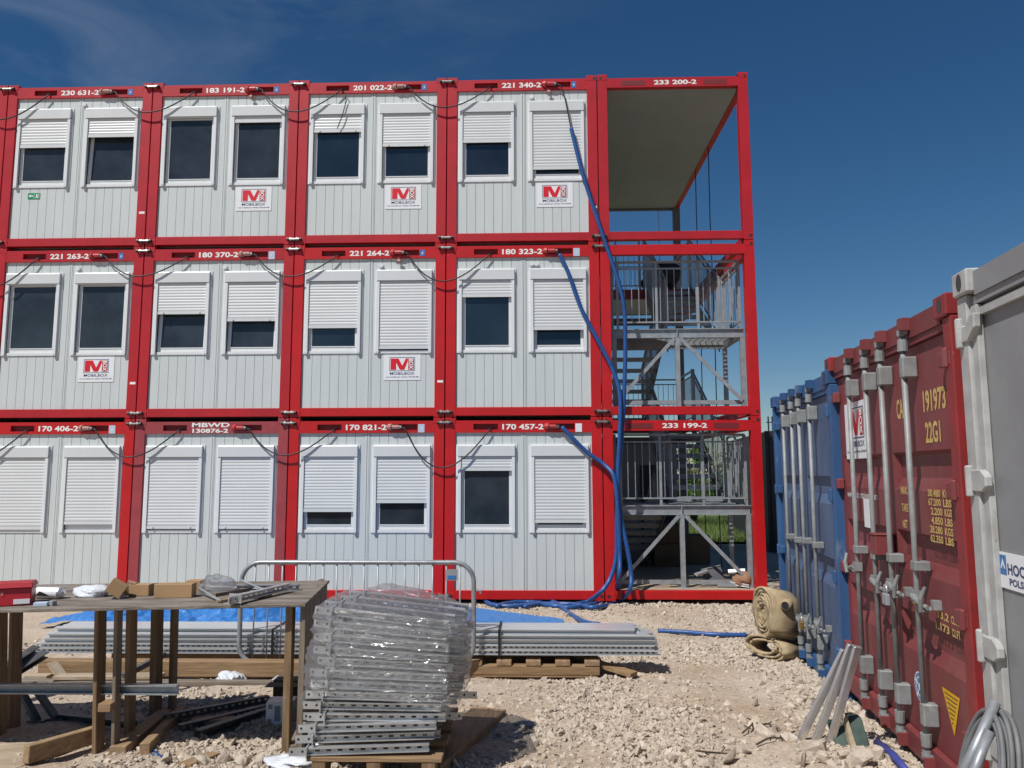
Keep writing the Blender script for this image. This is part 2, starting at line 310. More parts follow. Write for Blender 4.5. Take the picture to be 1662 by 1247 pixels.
# stretch film: thin, mostly clear, glossy
FILM = bpy.data.materials.new('stretch_film'); FILM.use_nodes = True; t = FILM.node_tree; t.nodes.clear()
o_ = N(t, 'ShaderNodeOutputMaterial'); tr = N(t, 'ShaderNodeBsdfTransparent'); tr.inputs[0].default_value = (0.93, 0.94, 0.95, 1)
gl = N(t, 'ShaderNodeBsdfGlossy'); gl.inputs['Roughness'].default_value = 0.10; gl.inputs[0].default_value = (0.95, 0.95, 0.95, 1)
df = N(t, 'ShaderNodeBsdfDiffuse'); df.inputs[0].default_value = (0.62, 0.62, 0.63, 1)
m1 = N(t, 'ShaderNodeMixShader'); m2 = N(t, 'ShaderNodeMixShader'); m1.inputs[0].default_value = 0.10
fn = N(t, 'ShaderNodeTexNoise'); fn.inputs['Scale'].default_value = 24; fn.inputs['Detail'].default_value = 6; fn.inputs['Distortion'].default_value = 1.6
fb = N(t, 'ShaderNodeBump'); fb.inputs['Strength'].default_value = 1.0; fb.inputs['Distance'].default_value = 0.03
fc = N(t, 'ShaderNodeTexCoord'); fm = N(t, 'ShaderNodeMapping'); fm.inputs['Rotation'].default_value = (0.2, 0.5, 0.1); fm.inputs['Scale'].default_value = (0.7, 0.7, 2.2)
k = t.links.new
k(fc.outputs['Object'], fm.inputs[0]); k(fm.outputs[0], fn.inputs[0]); k(fn.outputs[0], fb.inputs['Height']); k(fb.outputs[0], gl.inputs['Normal'])
k(tr.outputs[0], m1.inputs[1]); k(df.outputs[0], m1.inputs[2]); k(m1.outputs[0], m2.inputs[1]); k(gl.outputs[0], m2.inputs[2]); k(m2.outputs[0], o_.inputs[0])
lw = N(t, 'ShaderNodeLayerWeight'); lw.inputs[0].default_value = 0.35; k(fb.outputs[0], lw.inputs['Normal'])
mrr = N(t, 'ShaderNodeMapRange'); mrr.inputs['To Min'].default_value = 0.09; mrr.inputs['To Max'].default_value = 0.55; k(lw.outputs['Fresnel'], mrr.inputs['Value']); k(mrr.outputs[0], m2.inputs[0])

# ------------------------------------------------------------------ ground
def gz(x, y):
    y = max(y, -14)
    return -0.05 - 0.042 * y if y < 0 else -0.05 - 0.006 * min(y, 12)
def gz_np(x, y):
    yy = np.clip(y, -14, 12)
    return np.where(yy < 0, -0.05 - 0.042 * yy, -0.05 - 0.006 * yy)
def rel(x, y):   # lumps of the trodden rubble
    return (fbm(x * 0.8, y * 0.8, 3, 3) - 0.5) * 0.07 + (fbm(x * 4 + 50, y * 4 + 50, 9, 4) - 0.5) * 0.055
def axis(a, b_, st, far):
    c_ = list(np.arange(a, b_, st)); s_ = st
    lo_ = a; hi_ = c_[-1]; L_ = []; H_ = []
    while lo_ > -far: s_ *= 1.35; lo_ -= s_; L_.append(lo_)
    s_ = st
    while hi_ < far: s_ *= 1.35; hi_ += s_; H_.append(hi_)
    return np.array(L_[::-1] + c_ + H_)
gx = axis(3.0, 12.4, 0.04, 300); gy = axis(-8.6, 0.6, 0.04, 300)
X, Y = np.meshgrid(gx, gy)
fade = np.clip((14 - np.abs(X - 8)) / 3, 0, 1) * np.clip((9 - np.abs(Y + 4)) / 3, 0, 1)
Z = gz_np(X, Y) + rel(X + 100, Y + 100) * fade
nx, ny = len(gx), len(gy)
me = bpy.data.meshes.new('ground')
me.vertices.add(nx * ny); me.vertices.foreach_set('co', np.stack([X, Y, Z], -1).astype(np.float32).ravel())
ii = (np.arange(ny - 1)[:, None] * nx + np.arange(nx - 1)[None, :]).ravel()
q = np.stack([ii, ii + 1, ii + nx + 1, ii + nx], -1).astype(np.int32)
me.loops.add(q.size); me.loops.foreach_set('vertex_index', q.ravel())
me.polygons.add(len(q)); me.polygons.foreach_set('loop_start', np.arange(0, q.size, 4, dtype=np.int32)); me.polygons.foreach_set('use_smooth', np.ones(len(q), bool))
me.update(calc_edges=True); me.materials.append(GM)
gr = bpy.data.objects.new('ground', me); C.objects.link(gr); tag(gr, kind='structure')

def ico(sub):
    bm = bmesh.new(); bmesh.ops.create_icosphere(bm, subdivisions=sub, radius=1.0)
    v = np.array([p.co[:] for p in bm.verts]); f = np.array([[q.index for q in p.verts] for p in bm.faces]); bm.free(); return v, f
def rocks(name, pos, size, sub, matl, seed):
    """many angular stones in one mesh"""
    r = np.random.default_rng(seed); v0, f0 = ico(sub); n = len(pos); T = 14
    tm = []
    for _ in range(T):     # angular templates: cut a lumpy ball with random planes
        v = v0 * r.uniform(0.62, 1.2, (len(v0), 1)) + r.normal(0, 0.10, v0.shape)
        for _k in range(7 if sub > 1 else 2):
            d = r.normal(size=3); d /= np.linalg.norm(d); h = r.uniform(0.35, 0.75); s_ = v @ d
            v = v - np.outer(np.maximum(s_ - h, 0), d)
        tm.append(v)
    tm = np.array(tm)
    base = tm[r.integers(0, T, n)] * np.stack([r.uniform(0.8, 1.35, n), r.uniform(0.7, 1.1, n), r.uniform(0.62, 1.0, n)], -1)[:, None, :]
    ang = r.uniform(0, 2 * np.pi, n); tl = r.normal(0, 0.35, (n, 2))
    ca, sa = np.cos(ang), np.sin(ang)
    x = base[:, :, 0]; y = base[:, :, 1]; z = base[:, :, 2]
    z2 = z + x * tl[:, :1] + y * tl[:, 1:]
    x2 = x * ca[:, None] - y * sa[:, None]; y2 = x * sa[:, None] + y * ca[:, None]
    P = np.stack([x2, y2, z2], -1) * size[:, None, None] + pos[:, None, :]
    F = (f0[None] + (np.arange(n) * len(v0))[:, None, None]).reshape(-1, 3).astype(np.int32)
    me = bpy.data.meshes.new(name); me.vertices.add(n * len(v0)); me.vertices.foreach_set('co', P.astype(np.float32).ravel())
    me.loops.add(F.size); me.loops.foreach_set('vertex_index', F.ravel()); me.polygons.add(len(F)); me.polygons.foreach_set('loop_start', np.arange(0, F.size, 3, dtype=np.int32))
    me.polygons.foreach_set('use_smooth', np.zeros(len(F), bool)); me.update(calc_edges=True); me.materials.append(matl); o = bpy.data.objects.new(name, me); C.objects.link(o); return o
def scatter(n, s0, s1, seed, power=2.2, dens=None):
    r = np.random.default_rng(seed)
    x = r.uniform(3.2, 12.6, n * 3); y = -8.3 + 8.6 * r.random(n * 3)
    d = fbm(x * 0.75 + 7, y * 0.75 + 3, 21, 4)
    wgt = np.clip((d - 0.47) * 6.0, 0.035, 1.0)
    left = np.clip((x - 5.0) / 3.2, 0.06, 1.0); wgt = wgt * np.where(y < -6.6, np.maximum(left, 0.42), left)
    edge = np.exp(-((x - (11.25 + (y + 3.3) * 0.115)) / 0.28) ** 2) + np.exp(-((y + 0.12) / 0.16) ** 2) * (x > 7)     # heaped along the containers and under the rail
    wgt = np.maximum(wgt, np.clip(edge, 0, 1))
    trod = np.exp(-((x - 10.0 - 0.25 * (y + 5.4)) / 0.75) ** 2 - ((y + 5.3) / 1.0) ** 2) + np.exp(-((x - 9.0) / 0.5) ** 2 - ((y + 7.1) / 0.4) ** 2) + 0.8 * np.exp(-((x - 8.9) / 0.9) ** 2 - ((y + 1.7) / 0.5) ** 2)
    wgt = wgt * (1 - 0.9 * np.clip(trod * 1.3 - 0.15, 0, 1)) + 0.02
    keep = r.random(n * 3) < wgt; x = x[keep][:n]; y = y[keep][:n]
    s = s0 + (s1 - s0) * r.random(len(x)) ** power
    z = gz_np(x, y) + rel(x + 100, y + 100) + s * 0.08
    return np.stack([x, y, z], -1), s
p_, s_ = scatter(80000, 0.006, 0.024, 5, 1.6); o = rocks('gravel', p_, s_, 1, STONE, 1); tag(o, 'small pale limestone chips scattered over the dirt', 'gravel', kind='stuff')
p_, s_ = scatter(19000, 0.013, 0.044, 6, 3.0)
for px_, py_, sz_ in ((1242, 1198, .075), (1262, 1188, .06), (1280, 1205, .07), (1225, 1180, .05), (1318, 1222, .085), (1340, 1238, .07), (1370, 1232, .075), (1395, 1240, .09), (1418, 1228, .08), (1300, 1240, .06), (1245, 1105, .05), (1262, 1092, .055), (1280, 1098, .05), (1232, 1094, .045), (1298, 1112, .06), (1312, 1125, .05),
        (1012, 1083, .055), (700, 1243, .05), (1130, 1160, .04), (960, 1205, .045), (1180, 1235, .055), (1090, 1238, .05), (1035, 1222, .04), (268, 1238, .055), (330, 1240, .06), (362, 1238, .05), (395, 1243, .06), (420, 1240, .05), (245, 1243, .045), (870, 990, .04), (905, 985, .05), (935, 988, .04), (1040, 985, .045), (1075, 983, .04), (1110, 985, .05), (1165, 983, .045), (1215, 983, .05), (1150, 1240, .06)):
    q_ = gnd(px_, py_); p_ = np.vstack([p_, [[q_.x, q_.y, q_.z + sz_ * .2]]]); s_ = np.append(s_, sz_)
o = rocks('rubble', p_, s_, 2, STONE, 2); tag(o, 'larger broken pale stones scattered over the dirt yard', 'rubble', kind='stuff')

# ------------------------------------------------------------------ office modules
W, H = 2.45, 2.7963
Q = (0.0, 0.0, 0.0)
OPX0, OPX1, OPZ0, OPZ1 = 0.075, 0.865, 0.05, 1.17      # opening in a window, relative to its frame corner
WX = (0.18, 1.315); WZ = 1.03; WW, WH = 0.945, 1.345
def frame_meshes(paint):
    P = MB(); P.box(0.0075, 0.165, 0.0, 0.14, 0.0, 2.765); P.box(0.0075, 0.175, -0.003, 0.15, 2.70, 2.79); P.box(0.0075, 0.175, -0.003, 0.15, 0.004, 0.12)
    pl = P
    P = MB(); P.box(2.285, 2.4425, 0.0, 0.14, 0.0, 2.765); P.box(2.275, 2.4425, -0.003, 0.15, 2.70, 2.79); P.box(2.275, 2.4425, -0.003, 0.15, 0.004, 0.12)
    return pl, P
def rail_mb(slots=True):
    P = MB(); P.m = 0
    if slots:
        P.box(0.165, 2.285, 0.003, 0.12, 2.69, 2.743); P.box(0.165, 2.285, 0.003, 0.12, 2.555, 2.60)
        xs = [0.165, 0.45, 0.83, 1.62, 2.02, 2.285]
        for i in (0, 2, 4): P.box(xs[i], xs[i + 1], 0.003, 0.12, 2.60, 2.69)
        P.m = 1; P.box(0.45, 0.83, 0.055, 0.12, 2.60, 2.69); P.box(1.62, 2.02, 0.055, 0.12, 2.60, 2.69); P.m = 0
    else: P.box(0.165, 2.285, 0.003, 0.12, 2.555, 2.743)
    return P
def panel_mb(side):
    P = MB()
    x0, x1 = (0.165, 1.205) if side == 0 else (1.262, 2.285)
    wx0 = WX[side] + 0.06; wx1 = WX[side] + WW - 0.06
    P_ = 0.1435; gs = 0.006
    edges = [x0 + 0.02 + P_ * i for i in range(0, 9) if x0 + 0.02 + P_ * i < x1 - 0.02]
    cuts = sorted(set([x0] + edges + [x1]))
    fr, bk = 0.035, 0.072
    for a, b_ in zip(cuts[:-1], cuts[1:]):
        ga = gs / 2 if a in edges else 0; gb = gs / 2 if b_ in edges else 0
        segs = [(a + ga, b_ - gb)]
        for cut in (wx0, wx1):
            nw = []
            for s0, s1 in segs:
                if s0 + 0.002 < cut < s1 - 0.002: nw += [(s0, cut), (cut, s1)]
                else: nw.append((s0, s1))
            segs = nw
        for s0, s1 in segs:
            mid = (s0 + s1) / 2
            if wx0 < mid < wx1:
                P.box(s0, s1, fr, bk, 0.155, WZ + 0.03); P.box(s0, s1, fr, bk, WZ + WH - 0.05, 2.555)
            else: P.box(s0, s1, fr, bk, 0.155, 2.555)
    P.box(x0, x1, 0.049, 0.052, 0.155, WZ + 0.03); P.box(x0, x1, 0.049, 0.052, WZ + WH - 0.04, 2.555)   # groove floor
    return P
def strip_mb():
    P = MB(); P.box(1.205, 1.230, 0.030, 0.072, 0.155, 2.555); P.box(1.237, 1.262, 0.030, 0.072, 0.155, 2.555)
    return P
def win_mb():
    P = MB(); y0 = 0.022
    P.box(0, 0.062, y0, 0.05, 0.0, WH); P.box(WW - 0.062, WW, y0, 0.05, 0.0, WH); P.box(0.062, WW - 0.062, y0, 0.05, OPZ1 + 0.03, WH); P.box(0.062, WW - 0.062, y0, 0.05, 0.0, 0.035)
    P.box(0.032, 0.078, -0.012, y0 - 0.002, 0.0, OPZ1 + 0.01); P.box(WW - 0.078, WW - 0.032, -0.012, y0 - 0.002, 0.0, OPZ1 + 0.01)     # guide rails
    for z in (0.12, 0.62, 1.05):
        P.box(0.050, 0.058, -0.0135, -0.012, z, z + 0.008); P.box(WW - 0.058, WW - 0.050, -0.0135, -0.012, z, z + 0.008)
    return P
def box_mb():
    P = MB(); P.prism([(0.02, 0.0), (-0.022, 0.0), (-0.022, 0.155), (-0.012, 0.175), (0.02, 0.175)], (0.032, 0, OPZ1 - 0.01), (0, 1, 0), (0, 0, 1), (1, 0, 0), WW - 0.064)
    return P
def shadow_lip_mb():
    P = MB(); P.box(0.0, WW, 0.0205, 0.034, -0.012, -0.002)  # no real sill: lip and rail-end tabs shaped to cast the shadow line
    P.box(0.036, 0.076, -0.010, 0.020, -0.014, -0.002); P.box(WW - 0.076, WW - 0.036, -0.010, 0.020, -0.014, -0.002)
    return P
def sash_mb():
    P = MB(); x0, x1, z0, z1 = 0.078, WW - 0.078, 0.037, OPZ1 + 0.01; y0, y1 = 0.046, 0.07
    P.box(x0, x0 + 0.055, y0, y1, z0, z1); P.box(x1 - 0.045, x1, y0, y1, z0, z1); P.box(x0 + 0.055, x1 - 0.045, y0, y1, z0, z0 + 0.075); P.box(x0 + 0.055, x1 - 0.045, y0, y1, z1 - 0.06, z1)
    P.box(x0 + 0.05, x1 - 0.04, y0 - 0.008, y0 - 0.001, z0 + 0.06, z0 + 0.072)
    for xx in (x0 + 0.12, x1 - 0.15): P.box(xx, xx + 0.03, y0 - 0.0018, y0 - 0.0008, z0 + 0.03, z0 + 0.036)
    return P
def pane_mb():
    P = MB(); P.box(0.13, WW - 0.12, 0.056, 0.062, 0.10, OPZ1 - 0.04); return P
def shutter_mb(fr, tabs):
    P = MB(); x0, x1 = 0.079, WW - 0.079; top = OPZ1 - 0.012; bot = top - (OPZ1 - 0.05) * fr; p = 0.0485
    if fr > 0.05:
        z = top; prof = [(0.022, top)]; k_ = 0
        n = max(1, round((top - bot - 0.05) / p)); p = (top - bot - 0.05) / n
        for i in range(n):
            zt = top - i * p
            prof += [(0.009, zt - 0.002), (0.005, zt - p * 0.35), (0.0045, zt - p * 0.6), (0.0075, zt - p * 0.93), (0.0115, zt - p * 0.97)]
        zb = top - n * p
        prof += [(0.0115, zb), (0.022, zb)]
        P.prism([(a, b_) for a, b_ in prof], (x0, 0, 0), (0, 1, 0), (0, 0, 1), (1, 0, 0), x1 - x0)
        P.box(x0, x1, 0.0, 0.016, bot, zb - 0.002)
    else: P.box(x0, x1, 0.0, 0.016, bot - 0.02, top)
    if tabs:
        for xx in (x0 + 0.09, x1 - 0.11): P.box(xx, xx + 0.022, -0.014, -0.0005, bot + 0.004, bot + 0.034)
    return P
me_cache = {}
def shared(key, mbf, name, mats, parent, bevel=0, loc=None):
    if key not in me_cache:
        me_cache[key] = mbf().build(name, mats, parent, bevel); o = me_cache[key]
    else: o = inst(me_cache[key], parent)
    if loc: o.location = loc
    return o
BODY = None
def banner(parent, x, z, wd=0.585, h=0.405, faded=False):
    b_ = MB(); b_.box(x, x + wd, 0.0285, 0.0335, z, z + h); bo = b_.build('advert_board', SIGNW, parent)
    g = MB(); y = 0.0262; lx0, lx1, lz0, lz1 = x + wd * 0.155, x + wd * 0.845, z + h * 0.36, z + h * 0.90
    ew = 0.007
    fr_ = MB()
    for (a, c_, d, e) in ((lx0, lx1, lz0, lz0 + ew), (lx0, lx1, lz1 - ew, lz1), (lx0, lx0 + ew, lz0 + ew, lz1 - ew), (lx1 - ew, lx1, lz0 + ew, lz1 - ew)):
        fr_.quad((a, y, d), (c_, y, d), (c_, y, e), (a, y, e))
    fr_.text('MOBILBOX', (x + wd * 0.17, y, z + h * 0.21), (1, 0, 0), (0, 0, 1), wd * 0.66, h * 0.105)
    fr_.text('www.mobilbox.pl  infolinia: 783 800 800', (x + wd * 0.05, y, z + h * 0.10), (1, 0, 0), (0, 0, 1), wd * 0.9, h * 0.045)
    fr_.build('blue_lettering', SIGNB, bo, recalc=False)
    ax, az, aw, ah = lx0 + 0.018, lz0 + 0.02, (lx1 - lx0) - 0.036, (lz1 - lz0) - 0.04
    M_ = [(0, 0), (0, 1), (.46, 1), (.68, .36), (.88, 1), (1, 1), (1, .80), (.80, 0), (.54, 0), (.32, .64), (.32, 0)]
    g.add([(ax + aw * 0.74 * p[0], y, az + ah * p[1]) for p in M_], [tuple(range(len(M_)))])
    g.build('red_letter', SIGNR, bo, recalc=False)
    g = MB(); g.quad((ax + aw * 0.76, y, az), (ax + aw, y, az), (ax + aw, y, az + ah), (ax + aw * 0.76, y, az + ah)); g.build('red_field', SIGND, bo, recalc=False)
    g = MB(); g.text('BOX', (ax + aw * 0.79, y - 0.0015, az + ah * 0.97), (0, 0, -1), (1, 0, 0), ah * 0.94, aw * 0.18); g.build('white_lettering', LETTER, bo, recalc=False)
    return bo
def plug_mb(o_, faded):
    x, y, z = o_; P = MB(); P.m = 0
    P.tube([(x - 0.12, y + 0.045, z + 0.005), (x - 0.085, y - 0.005, z + 0.003), (x - 0.05, y - 0.02, z)], [0.045, 0.05, 0.048], 10)
    P.tube([(x - 0.05, y - 0.02, z), (x + 0.06, y - 0.026, z - 0.002)], 0.034, 10); P.m = 1
    P.tube([(x + 0.0605, y - 0.026, z - 0.002), (x + 0.10, y - 0.028, z - 0.004)], 0.024, 10)
    return P
PLUGR = mat('plug_red', (0.42, 0.03, 0.035), 0.5); PLUGF = mat('plug_faded', (0.38, 0.19, 0.16), 0.6)

MODS = {}
# (column, row): number, paint, left shutter, right shutter, tabs, vents, sticker, banner
spec = {
 (0, 2): ('230 631-2', 'A', .44, .29, 0, [1.30], 'B', None, 'a green escape sign under its window'),
 (1, 2): ('183 191-2', 'A', 0, .10, 0, [], 'B', 1, 'its left shutter fully up'),
 (2, 2): ('201 022-2', 'A', .27, .50, 2, [], 'B', 1, 'its left shutter mostly up'),
 (3, 2): ('221 340-2', 'A', .46, .88, 0, [1.38], 'B', 1, 'its right shutter almost closed'),
 (0, 1): ('221 263-2', 'A', 0, 0, 0, [1.37], 'B', 1, 'both window shutters fully up'),
 (1, 1): ('180 370-2', 'A', .46, .57, 2, [1.33], 'P', None, 'both shutters about half down'),
 (2, 1): ('221 264-2', 'B', .68, .985, 0, [1.41], 'B', 1, 'its right shutter closed'),
 (3, 1): ('180 323-2', 'B', .25, .73, 0, [1.37, 1.45], 'P', None, 'two white vent caps'),
 (0, 0): ('170 406-2', 'B', 1, .93, 0, [], 'P', None, 'closed shutters at the left edge'),
 (1, 0): ('MBWD', 'C', .99, .99, 3, [], None, None, 'both shutters shut'),
 (2, 0): ('170 821-2', 'B', .76, .64, 0, [], 'P', None, 'both shutters two thirds down'),
 (3, 0): ('170 457-2', 'B', .20, .91, 0, [], 'W', None, 'its left shutter mostly up'),
 (-1, 2): (None, 'A', .3, .3, 0, [], None, None, ''),
 (-1, 1): (None, 'A', .4, .2, 0, [], None, None, ''),
 (-1, 0): (None, 'B', .9, .99, 0, [], None, None, ''),
}
FLOOR = ['ground floor', 'middle floor', 'top floor']
for (ci, ri), (num, pc, fl, frr, tabs, vents, stk, ban, txt) in spec.items():
    paint = {'A': RED_A, 'B': RED_B, 'C': RED_C}[pc]
    lab = ('%s office module numbered %s with %s' % ('red framed' if pc != 'C' else 'crimson framed', num if num != 'MBWD' else 'MBWD 130876-2', txt)) if num else ['red framed office module left of 170 406-2 on the ground floor', 'red framed office module left of 221 263-2 on the middle floor', 'red framed office module cut off by the left edge on the top floor'][ri]
    e = empty('office_module', (ci * W, 0, ri * H), 0, lab, 'office container', 'office modules stacked three high')
    MODS[(ci, ri)] = e
    shared(('body',), lambda: (lambda P: (P.box(0.02, 2.43, 0.16, 6.05, 0.03, 2.74), P)[1])(MB()), 'cabin_body', CABIN, e)
    shared(('pl', pc), lambda: frame_meshes(paint)[0], 'corner_post', paint, e, 0.004)
    shared(('pr', pc), lambda: frame_meshes(paint)[1], 'corner_post', paint, e, 0.004)
    shared(('tr', pc), lambda: rail_mb(), 'top_rail', [paint, SLOTRED], e)
    shared(('br', pc), lambda: (lambda P: (P.box(0.165, 2.285, 0.003, 0.12, 0.022, 0.155), P)[1])(MB()), 'bottom_rail', paint, e, 0.004)
    shared(('pn', 0), lambda: panel_mb(0), 'wall_panel', PANEL, e); shared(('pn', 1), lambda: panel_mb(1), 'wall_panel', PANEL, e)
    shared(('st',), strip_mb, 'joint_strip', PANEL, e)
    for s_, fr in ((0, fl), (1, frr)):
        wn = shared(('win',), win_mb, 'window', WHITE, e, 0, (WX[s_], 0, WZ))
        shared(('sbox',), box_mb, 'shutter_box', SHUT, wn); shared(('shadow_lip',), shadow_lip_mb, 'shadow_lip', WHITE, wn)
        if fr < 0.97:
            so_ = shared(('sash',), sash_mb, 'sash', WHITE, wn); gm_ = GLASS3 if ri == 0 else GLASS2 if ci <= 1 else GLASS; po = shared(('pane', gm_.name), pane_mb, 'pane', gm_, wn)
            if (ci, ri, s_) in ((0, 2, 1), (1, 1, 1), (1, 1, 0), (3, 1, 1)):     # tilted open at the top
                for q_ in (so_, po): q_.rotation_euler = (math.radians(-3.2), 0, 0); q_.location.y = 0.012
        shutter_mb(fr, tabs == 3 or (tabs == 2)).build('roller_shutter', SHUT, wn)
    if num == 'MBWD':
        P = MB(); P.text('MBWD', (0.91, 0.0005, 2.655), (1, 0, 0), (0, 0, 1), 0.60, 0.07); P.build('name_lettering', LETTER, e, recalc=False); P = MB(); P.text('130876-2', (0.92, 0.0005, 2.565), (1, 0, 0), (0, 0, 1), 0.57, 0.068); P.build('number_lettering', LETTER, e, recalc=False)
    elif num:
        P = MB(); P.text(num, (0.90, 0.0005, 2.598), (1, 0, 0), (0, 0, 1), 0.64, 0.088); P.build('number_lettering', LETTER, e, recalc=False)
    for vx in vents:
        P = MB(); P.tube([(vx, 0.036, 2.44), (vx, -0.005, 2.44)], 0.034, 14); P.build('vent_cap', WHITE, e)
    if stk:
        mtl = {'B': BLUEST, 'P': PALEST, 'W': SIGNW}[stk]; hh = 0.10 if stk == 'B' else 0.125
        P = MB(); P.box(2.035, 2.035 + (0.075 if stk == 'B' else 0.10), -0.0005, 0.0028, 2.685 - hh, 2.69); st = P.build('hazard_sticker', mtl, e)
        if stk != 'W':
            P = MB(); cx, cz = 2.035 + (0.0375 if stk == 'B' else 0.05), 2.685 - hh / 2
            P.add([(cx + 0.018, -0.0022, cz + 0.036), (cx - 0.018, -0.0022, cz - 0.004), (cx - 0.002, -0.0022, cz - 0.004), (cx - 0.010, -0.0022, cz - 0.036), (cx + 0.018, -0.0022, cz + 0.006), (cx + 0.002, -0.0022, cz + 0.006)], [(0, 1, 2, 3, 4, 5)])
            P.build('lightning_mark', SIGNW, st, recalc=False)
    if ban is not None: banner(e, {(2, 1): 1.475, (0, 1): 1.46}.get((ci, ri), 1.455), {2: 0.585, 1: 0.59}.get(ri, 0.58))
    if (ci, ri) == (0, 2):
        P = MB(); P.box(0.44, 0.64, 0.0285, 0.0335, 0.83, 0.93); gs_ = P.build('escape_sign', GREEN, e)
        P = MB(); y = 0.027
        P.add([(0.455, y, 0.88), (0.485, y, 0.908), (0.485, y, 0.889), (0.525, y, 0.889), (0.525, y, 0.871), (0.485, y, 0.871), (0.485, y, 0.852)], [tuple(range(7))])
        P.quad((0.540, y, 0.835), (0.546, y, 0.835), (0.546, y, 0.925), (0.540, y, 0.925))
        P.add([(0.565, y, 0.84), (0.58, y, 0.87), (0.575, y, 0.90), (0.59, y, 0.915), (0.605, y, 0.90), (0.60, y, 0.875), (0.615, y, 0.845), (0.60, y, 0.845), (0.59, y, 0.865), (0.578, y, 0.84)], [tuple(range(10))])
        P.quad((0.622, y, 0.84), (0.630, y, 0.84), (0.630, y, 0.92), (0.622, y, 0.92)); P.build('white_arrow', LETTER, gs_, recalc=False)
    if (ci, ri) in ((0, 2), (0, 1), (2, 1), (3, 2)):
        P = MB(); P.box(2.33, 2.42, -0.0025, -0.0005, 0.545, 0.582); P.build('data_plate', LETTER, e)
    if (ci, ri) in ((1, 2), (3, 2), (2, 1)):
        P = MB(); cx = 1.66 if ri == 2 else 1.70; P.tube([(cx, 0.03, 2.50), (cx - 0.005, -0.02, 2.555)], 0.012, 6); P.tube([(cx - 0.02, -0.03, 2.50), (cx + 0.03, -0.035, 2.495)], [0.028, 0.032], 10); P.build('socket_cap', PLUGF, e)
    if (ci, ri) == (3, 1):
        P = MB()
        for xx in (0.40, 0.60, 0.95, 1.17): P.box(xx, xx + 0.02, 0.031, 0.0348, 0.50, 0.512)
        P.build('screw_cover', WHITE, e)
    # bolts and round holes in the corners
    for xx in (0.045, 2.405):
        for zz in (0.068, 2.735): shared(('hole',), lambda: (lambda P: (P.disc((0, -0.0042, 0), (0, -1, 0), 0.026, 12), P)[1])(MB()), 'corner_hole', DARK, e, 0, (xx, 0, zz))

# clamps that tie the modules together
def clamp(x, z, lab):
    P = MB(); P.tube([(x - 0.10, -0.028, z), (x + 0.10, -0.028, z)], 0.019, 10)
    for dx in (-0.105, 0.092): P.m = 1; P.tube([(x + dx - 0.012, -0.028, z), (x + dx + 0.024, -0.028, z)], 0.028, 8); P.m = 0
    P.tube([(x - 0.075, -0.012, z), (x - 0.045, -0.012, z)], 0.030, 8); P.tube([(x + 0.03, -0.012, z), (x + 0.055, -0.012, z)], 0.030, 8)
    o = P.build('module_clamp', [CLAMP, BLACK]); tag(o, lab, 'clamp', 'steel clamps joining the office modules')
nm = lambda c_, r_: (spec[(c_, r_)][0] if (c_, r_) in spec and spec[(c_, r_)][0] else {(4, 2): '233 200-2', (4, 0): '233 199-2', (4, 1): 'the middle stair frame', (-1, 2): 'the cut off module'}.get((c_, r_), 'its left neighbour'))
for ri in range(3):
    for u in range(0 if ri == 2 else 1, 5):
        for zz, wh in ((0.082, 'bottom'), (2.712, 'top')):
            if u == 4 and (ri, wh) in ((2, 'top'), (0, 'bottom')): continue
            if u == 0 and wh == 'bottom' and ri < 2: continue
            clamp(u * W, ri * H + zz, 'short steel clamp joining %s and %s at their %s corners' % (nm(u - 1, ri), nm(u, ri), wh))

# black supply cables from module to module
def sag(a, b_, s, n=18, skew=0.0):
    a = Vector(a); b_ = Vector(b_); out = []
    for i in range(n + 1):
        t_ = i / n; tt = t_ + skew * t_ * (1 - t_); p = a.lerp(b_, t_); p.z -= s * 4 * tt * (1 - tt); p.y -= 0.05 * math.sin(math.pi * t_); out.append(p)
    return out
sags = {(0, 2): .37, (1, 2): .40, (2, 2): .37, (0, 1): .33, (1, 1): .36, (2, 1): .46, (0, 0): .42, (1, 0): .40, (2, 0): .60, (-1, 2): .45, (-1, 1): .5, (-1, 0): .45}
for (ci, ri), sg in sags.items():
    e = empty('power_cable', (ci * W, 0, ri * H), 0, 'black cable sagging from %s to the slot of %s' % ('the left edge of the photo' if ci < 0 else nm(ci, ri), nm(ci + 1, ri)), 'cable', 'black supply cables between the modules')
    if ci >= 0: plug_mb((1.68, 0.0, 2.645), 0).build('plug', [PLUGF if (ci + ri) % 2 == 0 else PLUGR, GREYP], e)
    path = [(1.78, -0.03, 2.64)] + sag((1.84, -0.035, 2.62), (W + 0.70, -0.025, 2.60), sg, skew=0.25) + [(W + 0.76, 0.03, 2.63)]
    P = MB(); P.tube(path, 0.011, 7); P.build('cable', BLACK, e, smooth=True)
P = MB(); P.tube([(2 * W + 0.70, 0.04, 2 * H + 2.63), (2 * W + 0.77, -0.03, 2 * H + 2.55), (2 * W + 0.80, -0.05, 2 * H + 2.40), (2 * W + 0.74, -0.045, 2 * H + 2.15), (2 * W + 0.66, -0.04, 2 * H + 1.93)], 0.008, 6)
tag(P.build('loose_cable', BLACK, smooth=True), 'loose black cable end hanging over the left window of module 201 022-2', 'cable')

